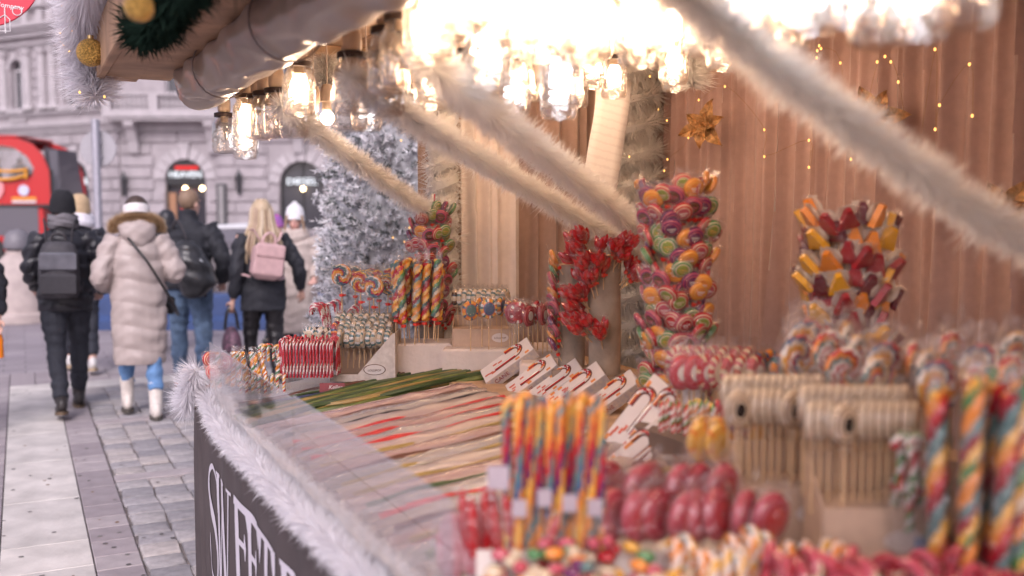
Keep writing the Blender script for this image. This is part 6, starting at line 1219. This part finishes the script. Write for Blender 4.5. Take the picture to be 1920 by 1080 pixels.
PK = [(3.33, [lb2, lb2, lo, lb2], 'brown'), (3.225, [lk, lk, lb_, lk], 'black'), (3.12, [lb2, lr, lg2, lr], 'red and green'), (3.015, [lg2, lr, lr, lg], 'mixed green'), (2.91, [lr, lr, lr, lr], 'bright red'), (2.805, [lo, lo, lo, lo], 'olive'), (2.70, [lo, lb2, lo], 'tan'), (2.595, [lg, lo, lg], 'moss green'), (2.49, [lb2, lo, lb2], 'caramel'), (2.385, [lg2, lg2, lo], 'dark green'), (2.28, [lo, lr, lo], 'orange brown'), (2.175, [lk, lb2, lk], 'dark'), (2.07, [lr, lo, lr], 'rust red'), (1.965, [lg, lg, lg], 'green'), (1.86, [lo, lo, lo], 'pale olive')]
for i, (y, c, nm) in enumerate(PK): pack('wrapped pack of %s laces, number %s counting from the loose green bunch' % (nm, ['one', 'two', 'three', 'four', 'five', 'six', 'seven', 'eight', 'nine', 'ten', 'eleven', 'twelve', 'thirteen', 'fourteen', 'fifteen'][i]), y, c, i + 1)
q = MB(); xs = (.73, 1.5); q.add([(xs[0], 3.40, board_z(xs[0]) + .03), (xs[1], 3.40, board_z(xs[1]) + .03), (xs[1], 3.555, board_z(xs[1]) + .012), (xs[0], 3.555, board_z(xs[0]) + .012), (xs[0], 3.40, board_z(xs[0]) + .034), (xs[1], 3.40, board_z(xs[1]) + .034), (xs[1], 3.555, board_z(xs[1]) + .016), (xs[0], 3.555, board_z(xs[0]) + .016)], [[3, 2, 1, 0], [4, 5, 6, 7], [0, 1, 5, 4], [1, 2, 6, 5], [2, 3, 7, 6], [3, 0, 4, 7]]); thing('tray_lid', 'plain pinkish card lid between green laces and wrapped packs', 'card', q.mesh('tray_lid', mat('pink_card', (.60, .45, .42), .8, var=.04), False))
# --- white lining along the front edge, inside the guards
q = MB(); vs = []
for i in range(60):
    y = lerp(4.2, 1.55, i / 59); w = .05 + .045 * math.sin(y * 2.2 + 1) ** 2
    for j in range(6): f = j / 5; x = XF + .016 + w * f; vs.append((x, y, board_z(x) + .045 * (1 - f) ** 2 + .006 + .006 * math.sin(y * 17 + j)))
q.add(vs, [[i * 6 + j, i * 6 + j + 1, i * 6 + 7 + j, i * 6 + 6 + j] for i in range(59) for j in range(5)]); thing('felt_strip', 'white felt strip lining the inside of the clear guards', 'felt', q.mesh('felt_strip', mat('white_felt', (.72, .69, .70), .95, bump=.4, bscale=70)))
# ================================================================ nearest sweets (out of focus)
SZ = 1.034
rb = [cane(.24, .018, .0088, p, .42, 10) for p in ('OYTRUT', 'YORTBO', 'TORUYO')]
for i in range(10):
    thing('candy_cane', 'rainbow striped candy cane in the tall front bunch', 'candy cane', rb[i % 3], IM(.80, 1.46, SZ + .045) @ T(lerp(-.078, .078, i / 9), rr.uniform(-.018, .018), rr.uniform(-.008, .004)) @ RZ(PI / 2 + rr.uniform(-.35, .35) if i else 0.2) @ RY(rr.uniform(-.04, .04)), 'rainbow canes in the front bunch')
q = MB(); q.b2((-.1, -.036, 0), (.1, .036, .12), 0, None, .004); thing('acrylic_box', 'clear box holding the rainbow canes', 'container', q.mesh('acrylic_box', acr, False), IM(.80, 1.46, SZ + .001))
for i in range(4): q = MB(); q.b2((-.012, -.0008, 0), (.012, .0008, .03)); thing('paper_label', 'small white paper label on the rainbow cane bunch', 'label', q.mesh('paper_label', mat('label_lilac', (.40, .34, .38), .7), False), IM(.80, 1.46, 1.155) @ T(-.06 + i * .042, -.038, rr.uniform(-.01, .01)) @ RX(.05), 'labels on the rainbow canes')
q = MB(); q.b2((-.018, -.0008, 0), (.018, .0008, .04)); thing('paper_label', 'white paper tag sticking out left of the rainbow canes', 'label', q.mesh('paper_label', mat('label_lilac', (.66, .60, .66)), False), IM(.80, 1.46, 1.19) @ T(-.095, -.03, 0))
q = MB(); q.tube([(0, 0, 0), (0, 0, .03), (0, 0, .085), (0, 0, .11)], [.006, .012, .009, .001], 8); rsp = q.mesh('red_sweet', redg); rp2 = [pouch(.016, .06, .02, .9, 130 + i, 2.4) for i in range(3)]
for i in range(13): thing('red_sweet', 'pointed red sweet in clear wrap left of the rainbow canes', 'candy', [('candy', rsp), ('wrapper', rp2[i % 3])], IM(.725, 1.52, SZ) @ T(lerp(-.055, .08, i / 12), rr.uniform(-.05, .03), rr.uniform(.005, .05)) @ RY(rr.uniform(-.3, .3)) @ RX(rr.uniform(-.2, .2)), 'pointed red sweets')
q = MB(); q.ell((0, 0, .07), (.028, .016, .065), 12, 10); rbm = q.mesh('candy', mat('pink_sugar_bag', (.55, .12, .16), .4, col2=(.7, .4, .42), vscale=60)); rbp = pouch(.034, .07, .01, .6, 140, 1.9)
for i in range(2): thing('sweet_bag', 'pink sugar filled clear bag leaning on the guard, %s one' % ('left' if i == 0 else 'right'), 'sweet bag', [('candy', rbm), ('wrapper', rbp)], IM(.685, 1.60, .985) @ T(-.015 + i * .036, 0, .012 * i), 'pink sweet bags by the guard')
# pillow sweets
pil = []
for c in 'WPYTRCOBULG':
    q = MB(); q.ell((0, 0, 0), (.017, .012, .010), 10, 7); pil.append(q.mesh('pillow_sweet', ALL[IX[c]]))
for i in range(190):
    u = rr.uniform(-.17, .2); v = rr.uniform(-.17, .12); h = .058 * (1 - (abs(u) / .3) ** 2); thing('pillow_sweet', 'small pillow sweet in the mixed pastel heap at the bottom', 'candy', pil[rr.choice([0, 1, 1, 2, 3, 4, 5, 6, 6, 8, 5, 1, 5, 10])], IM(.785, 1.30, SZ) @ T(u, v, rr.uniform(.01, .02 + h)) @ RZ(rr.uniform(0, 6)) @ RX(rr.uniform(-.7, .7)), 'pillow sweets in the pastel heap')
q = MB(); q.b2((-.19, -.19, 0), (.22, .14, .008), 0, None, .003); q.b2((-.19, .132, .008), (.22, .14, .05)); thing('sweet_tray', 'pale shallow tray under the mixed pastel heap', 'tray', q.mesh('sweet_tray', cardw, False), IM(.785, 1.30, 1.0305))
# red hearts row
nr = [disc(.042, .088, f_, r_, .012, 'W' if i == 0 else None, 1.12, False) for i, (f_, r_) in enumerate((('DP', 'PD'), ('DR', 'DP'), ('RD', 'PD')))]; nst = stick(.07, .003); npo = [pouch(.044, .088, .02, .45, 150 + i, 1.12) for i in range(3)]
for i in range(15): lolly('lollipop', 'big red lollipop with pink rim in the blurred front row', [('candy', nr[0 if i in (4, 6, 9) else 1 + i % 2]), ('stick', nst), ('wrapper', npo[i % 3])], IM(1.0, 1.37, SZ + .012) @ T(lerp(-.11, .14, (i % 8) / 7), (.0 if i < 8 else .07), .0 if i < 8 else .03) @ RZ(.85 + rr.uniform(-.3, .25)) @ RX(rr.uniform(-.2, .2)), 'big red lollipops in the front row')
oc = [cane(.05, .02, .0085, p, .4) for p in ('OWYOW', 'YWOTW')]
for i in range(27): thing('candy_cane', 'orange and white cane in the low bottom row', 'candy cane', oc[i % 2], IM(1.02, 1.20, SZ) @ T(lerp(-.13, .15, i / 26), rr.uniform(-.05, .05), rr.uniform(.0, .035)) @ RZ(PI / 2 + rr.uniform(-.6, .6)), 'orange canes in the bottom row')
pc = [cane(.05, .024, .010, p, .35) for p in ('PDPRP', 'PCDP')]
for i in range(26): thing('candy_cane', 'fat pink cane along the bottom edge', 'candy cane', pc[i % 2], IM(1.13, 1.03, SZ) @ T(lerp(-.18, .17, i / 25), rr.uniform(-.06, .06), rr.uniform(0, .045)) @ RZ(rr.uniform(-.9, 2.2)) @ RX(rr.uniform(-.3, .3)), 'fat pink canes at the bottom edge')
# card boxes with dotted lollipops
dl = [disc(.028, .165, 'CC', 'CN', .010, d_, 1.25, False) for d_ in ('K', None)]; dst = stick(.14, .0026); dpo = [pouch(.03, .165, .03, .42, 160 + i, 1.2) for i in range(3)]
cbox('blurred kraft card box, left of the front pair', IM(1.30, 1.46, SZ), .17, .11, .17); cbox('blurred kraft card box, right of the front pair', IM(1.31, 1.26, SZ), .175, .11, .19)
for bx, (x, y, z) in enumerate(((1.30, 1.48, SZ + .085), (1.31, 1.28, SZ + .095))):
    for r_ in range(2):
        for i in range(13): lolly('oval_lollipop', 'cream lollipop with black dot in the %s blurred kraft box' % ('left', 'right')[bx], [('candy', dl[0 if i in ((0, 7), (3,))[bx] and r_ == 0 else 1]), ('stick', dst), ('wrapper', dpo[i % 3])], IM(x, y, z) @ T(lerp(-.09, .085, i / 12), -.03 + r_ * .045 - (.03 if i in ((0, 7), (3,))[bx] and r_ == 0 else 0), .0 + r_ * .02) @ RZ((.45 if i in ((0, 7), (3,))[bx] and r_ == 0 else 1.05) + rr.uniform(-.1, .1)), 'dotted lollipops in the %s kraft box' % ('left', 'right')[bx])
yl = [disc(.034, .085, f_, r_, .011, None, 1.25) for f_, r_ in (('YO', 'YOYY'), ('UR', 'URUU'))]; yst = stick(.06, .0026)
for i in range(8): lolly('lollipop', '%s flat lollipop before the kraft boxes' % ('dark red' if i == 2 else 'amber'), [('candy', yl[1 if i == 2 else 0]), ('stick', yst), ('wrapper', npo[i % 3], None, T(0, 0, -.01) @ Matrix.Diagonal((.8, .8, .95, 1)))], IM(1.32, 1.66, SZ + .055) @ T((-.055, -.02, .018, .05, .06, -.01, -.04, .03)[i], (-.02, -.035, -.02, -.01, .03, .03, .04, .04)[i], 0) @ RZ(.3 + rr.uniform(-.2, .5)), ('dark' if i == 2 else 'amber') + ' flat lollipops')
mr_ = [cane(.05, .015, .0065, p, .5) for p in ('RWGRW', 'OWYGW', 'RWRP')]
for i in range(16): thing('candy_cane', 'little striped cane in the row below the pink ovals', 'candy cane', mr_[(i // 5) % 3], IM(1.42, 1.86, 1.04) @ T(lerp(-.10, .10, i / 15), rr.uniform(-.015, .02), .10 + rr.uniform(-.005, .006)) @ RZ(PI / 2 + rr.uniform(-.4, .4)), 'little canes below the pink ovals')
q = MB(); q.b2((-.11, -.03, 0), (.11, .03, .12), 0, None, .003); thing('acrylic_box', 'clear box holding the little striped canes', 'container', q.mesh('acrylic_box', acr, False), IM(1.42, 1.86, .96))
gc_ = [cane(.07, .016, .0075, p, .45) for p in ('GWRGW', 'RWGW')]
for i in range(22): thing('candy_cane', 'green and red cane in the dark bunch by the twists', 'candy cane', gc_[i % 2], IM(1.35, 1.185, 1.11 + .075 * (i % 2)) @ T(rr.uniform(-.045, .045), rr.uniform(-.035, .03), rr.uniform(-.01, .01)) @ RZ(rr.uniform(0, 6)), 'green and red canes in the dark bunch')
q = MB(); q.lathe([(.001, 0), (.05, 0), (.06, .16), (.055, .16), (.046, .005), (.001, .005)], 20); thing('clear_tub', 'clear tub under the green and red canes', 'container', q.mesh('clear_tub', acr), IM(1.35, 1.185, SZ)); q = MB(); q.b2((-.026, -.001, 0), (.026, .001, .04)); thing('paper_label', 'pale blue label on the tub of green canes', 'label', q.mesh('paper_label', mat('label_blue', (.25, .32, .48), .6), False), IM(1.335, 1.14, SZ + .04))
tt = [rope(.29, .0145, p, .36, 3, .16, .05, 14, 44) for p in ('OTDYGO', 'TYORDT', 'DOTGYC')]; ttp = [pouch(.019, .19, .03, .95, 170 + i, 7.0) for i in range(3)]; tts = stick(.06, .003)
for i in range(16): lolly('twisted_lollipop', 'tall fat twisted lollipop at the right edge', [('candy', tt[i % 3]), ('stick', tts), ('wrapper', ttp[i % 3])], IM(1.335, 1.02, SZ + .002) @ T((-.06, -.018, .022, -.04, .0, .062, .045, .1, -.01, .085, -.06, .03, .13, -.08, .12, .06)[i], (-.03, -.045, -.035, .02, .01, -.03, .02, -.02, .065, .03, .07, .09, .04, .01, -.05, .07)[i], rr.uniform(0, .03)) @ RZ(rr.uniform(0, 6)) @ RX(.04), 'tall twists at the right edge')
bs_ = [swirl(.056, .0092, p, .21) for p in ('OYWBRW', 'WTORWP', 'ROTWYB')]; bst_ = stick(.17, .003); bsp = [pouch(.06, .21, .04, .4, 180 + i) for i in range(3)]
for i, (x, y, dz, rz) in enumerate(((1.545, 1.66, .06, .2), (1.53, 1.58, .045, .5), (1.56, 1.53, .04, .9), (1.555, 1.45, .035, .4), (1.60, 1.42, .04, 1.0), (1.57, 1.36, .03, .8), (1.63, 1.29, .045, .3), (1.60, 1.20, .04, .6), (1.68, 1.18, .06, .9), (1.70, 1.08, .06, .4), (1.66, 1.38, .06, .7), (1.62, 1.62, .055, 1.1), (1.50, 1.64, .03, .5), (1.50, 1.50, .02, .2), (1.49, 1.41, .015, .7), (1.53, 1.30, .02, .35), (1.55, 1.24, .02, .9), (1.72, 1.28, .065, .5), (1.76, 1.18, .06, .2), (1.60, 1.09, .03, .7))): lolly('swirl_lollipop', 'big blurred rainbow swirl in the right hand row', [('candy', bs_[i % 3]), ('stick', bst_), ('wrapper', bsp[i % 3])], IM(x, y, 1.102 + dz) @ RZ(rz), 'rainbow swirls in the right hand row')
ph = [disc(.034, .13, f_, r_, .011, 'W' if i < 2 else None, 1.35, i > 0) for i, (f_, r_) in enumerate((('PW', 'PR'), ('PR', 'PPRC'), ('CP', 'CPCR')))]; phs = stick(.11, .0026); php = [pouch(.036, .13, .03, .45, 190 + i, 1.35) for i in range(3)]
for i in range(14): lolly('oval_lollipop', 'pink oval lollipop in the row below the big tower', [('candy', ph[0 if i < 2 else 1 + i % 2]), ('stick', phs), ('wrapper', php[i % 3])], IM(1.565, 2.02, 1.102) @ T(lerp(-.085, .1, (i % 7) / 6), -.03 if i < 7 else .03, .02 if i < 7 else .035) @ RZ(.15 + .1 * (i % 7)), 'pink ovals below the big tower')
rg = [disc(.04, .14, f_, r_, .01, None, 1.15) for f_, r_ in (('BP', 'OTOB'), ('TR', 'BTOO'))]
for i in range(4): lolly('lollipop', 'orange ringed printed lollipop right of the pink ovals', [('candy', rg[i % 2]), ('stick', phs), ('wrapper', php[i % 3])], IM(1.70, 1.95, 1.102) @ T((-.035, .02, .05, .0)[i], (0, -.03, .03, .04)[i], .015) @ RZ((.9, .2, 1.1, .7)[i]), 'ringed lollipops right of the pink ovals')
q = MB(); q.tube([(0, 0, 0), (.07, .0, .008), (.11, .01, .014)], [.008, .013, .010], 8); thing('liquorice_end', 'dark green sweet end lying before the bright boxes', 'candy', q.mesh('liquorice_end', mat('dark_green_sweet', (.03, .07, .06), .4)), IM(1.30, 2.09, .985) @ RZ(.4))

# small prints stay joined: too small to pick apart
for o in bpy.data.objects:
    if o.name.split('.')[0] in ('print', 'line_drawing', 'sign_lettering', 'face_details'): o['kind'] = 'stuff'
# things standing in a row are told apart by their place in it
ORD = 'first second third fourth fifth sixth seventh eighth ninth tenth eleventh twelfth thirteenth fourteenth fifteenth sixteenth seventeenth eighteenth nineteenth twentieth twenty-first twenty-second twenty-third twenty-fourth twenty-fifth twenty-sixth twenty-seventh twenty-eighth twenty-ninth thirtieth'.split()
bpy.context.view_layer.update()
inv = camo.matrix_world.inverted(); rows = {}
for o in bpy.data.objects:
    if o.parent is None and o.get('group') and o.get('label'): rows.setdefault(o['label'], []).append(o)
for lab, os_ in rows.items():
    if 1 < len(os_) <= 30 and len(lab.split()) <= 12:
        os_.sort(key=lambda o: (lambda v: v.x / -v.z)(inv @ o.matrix_world.translation))
        if len({tuple(round(c, 3) for c in o.matrix_world.translation) for o in os_}) < len(os_): continue
        for k, o in enumerate(os_): o['label'] = lab + ', ' + (ORD[k] + ' from left' if k < (len(os_) + 1) // 2 else ORD[len(os_) - 1 - k] + ' from right')
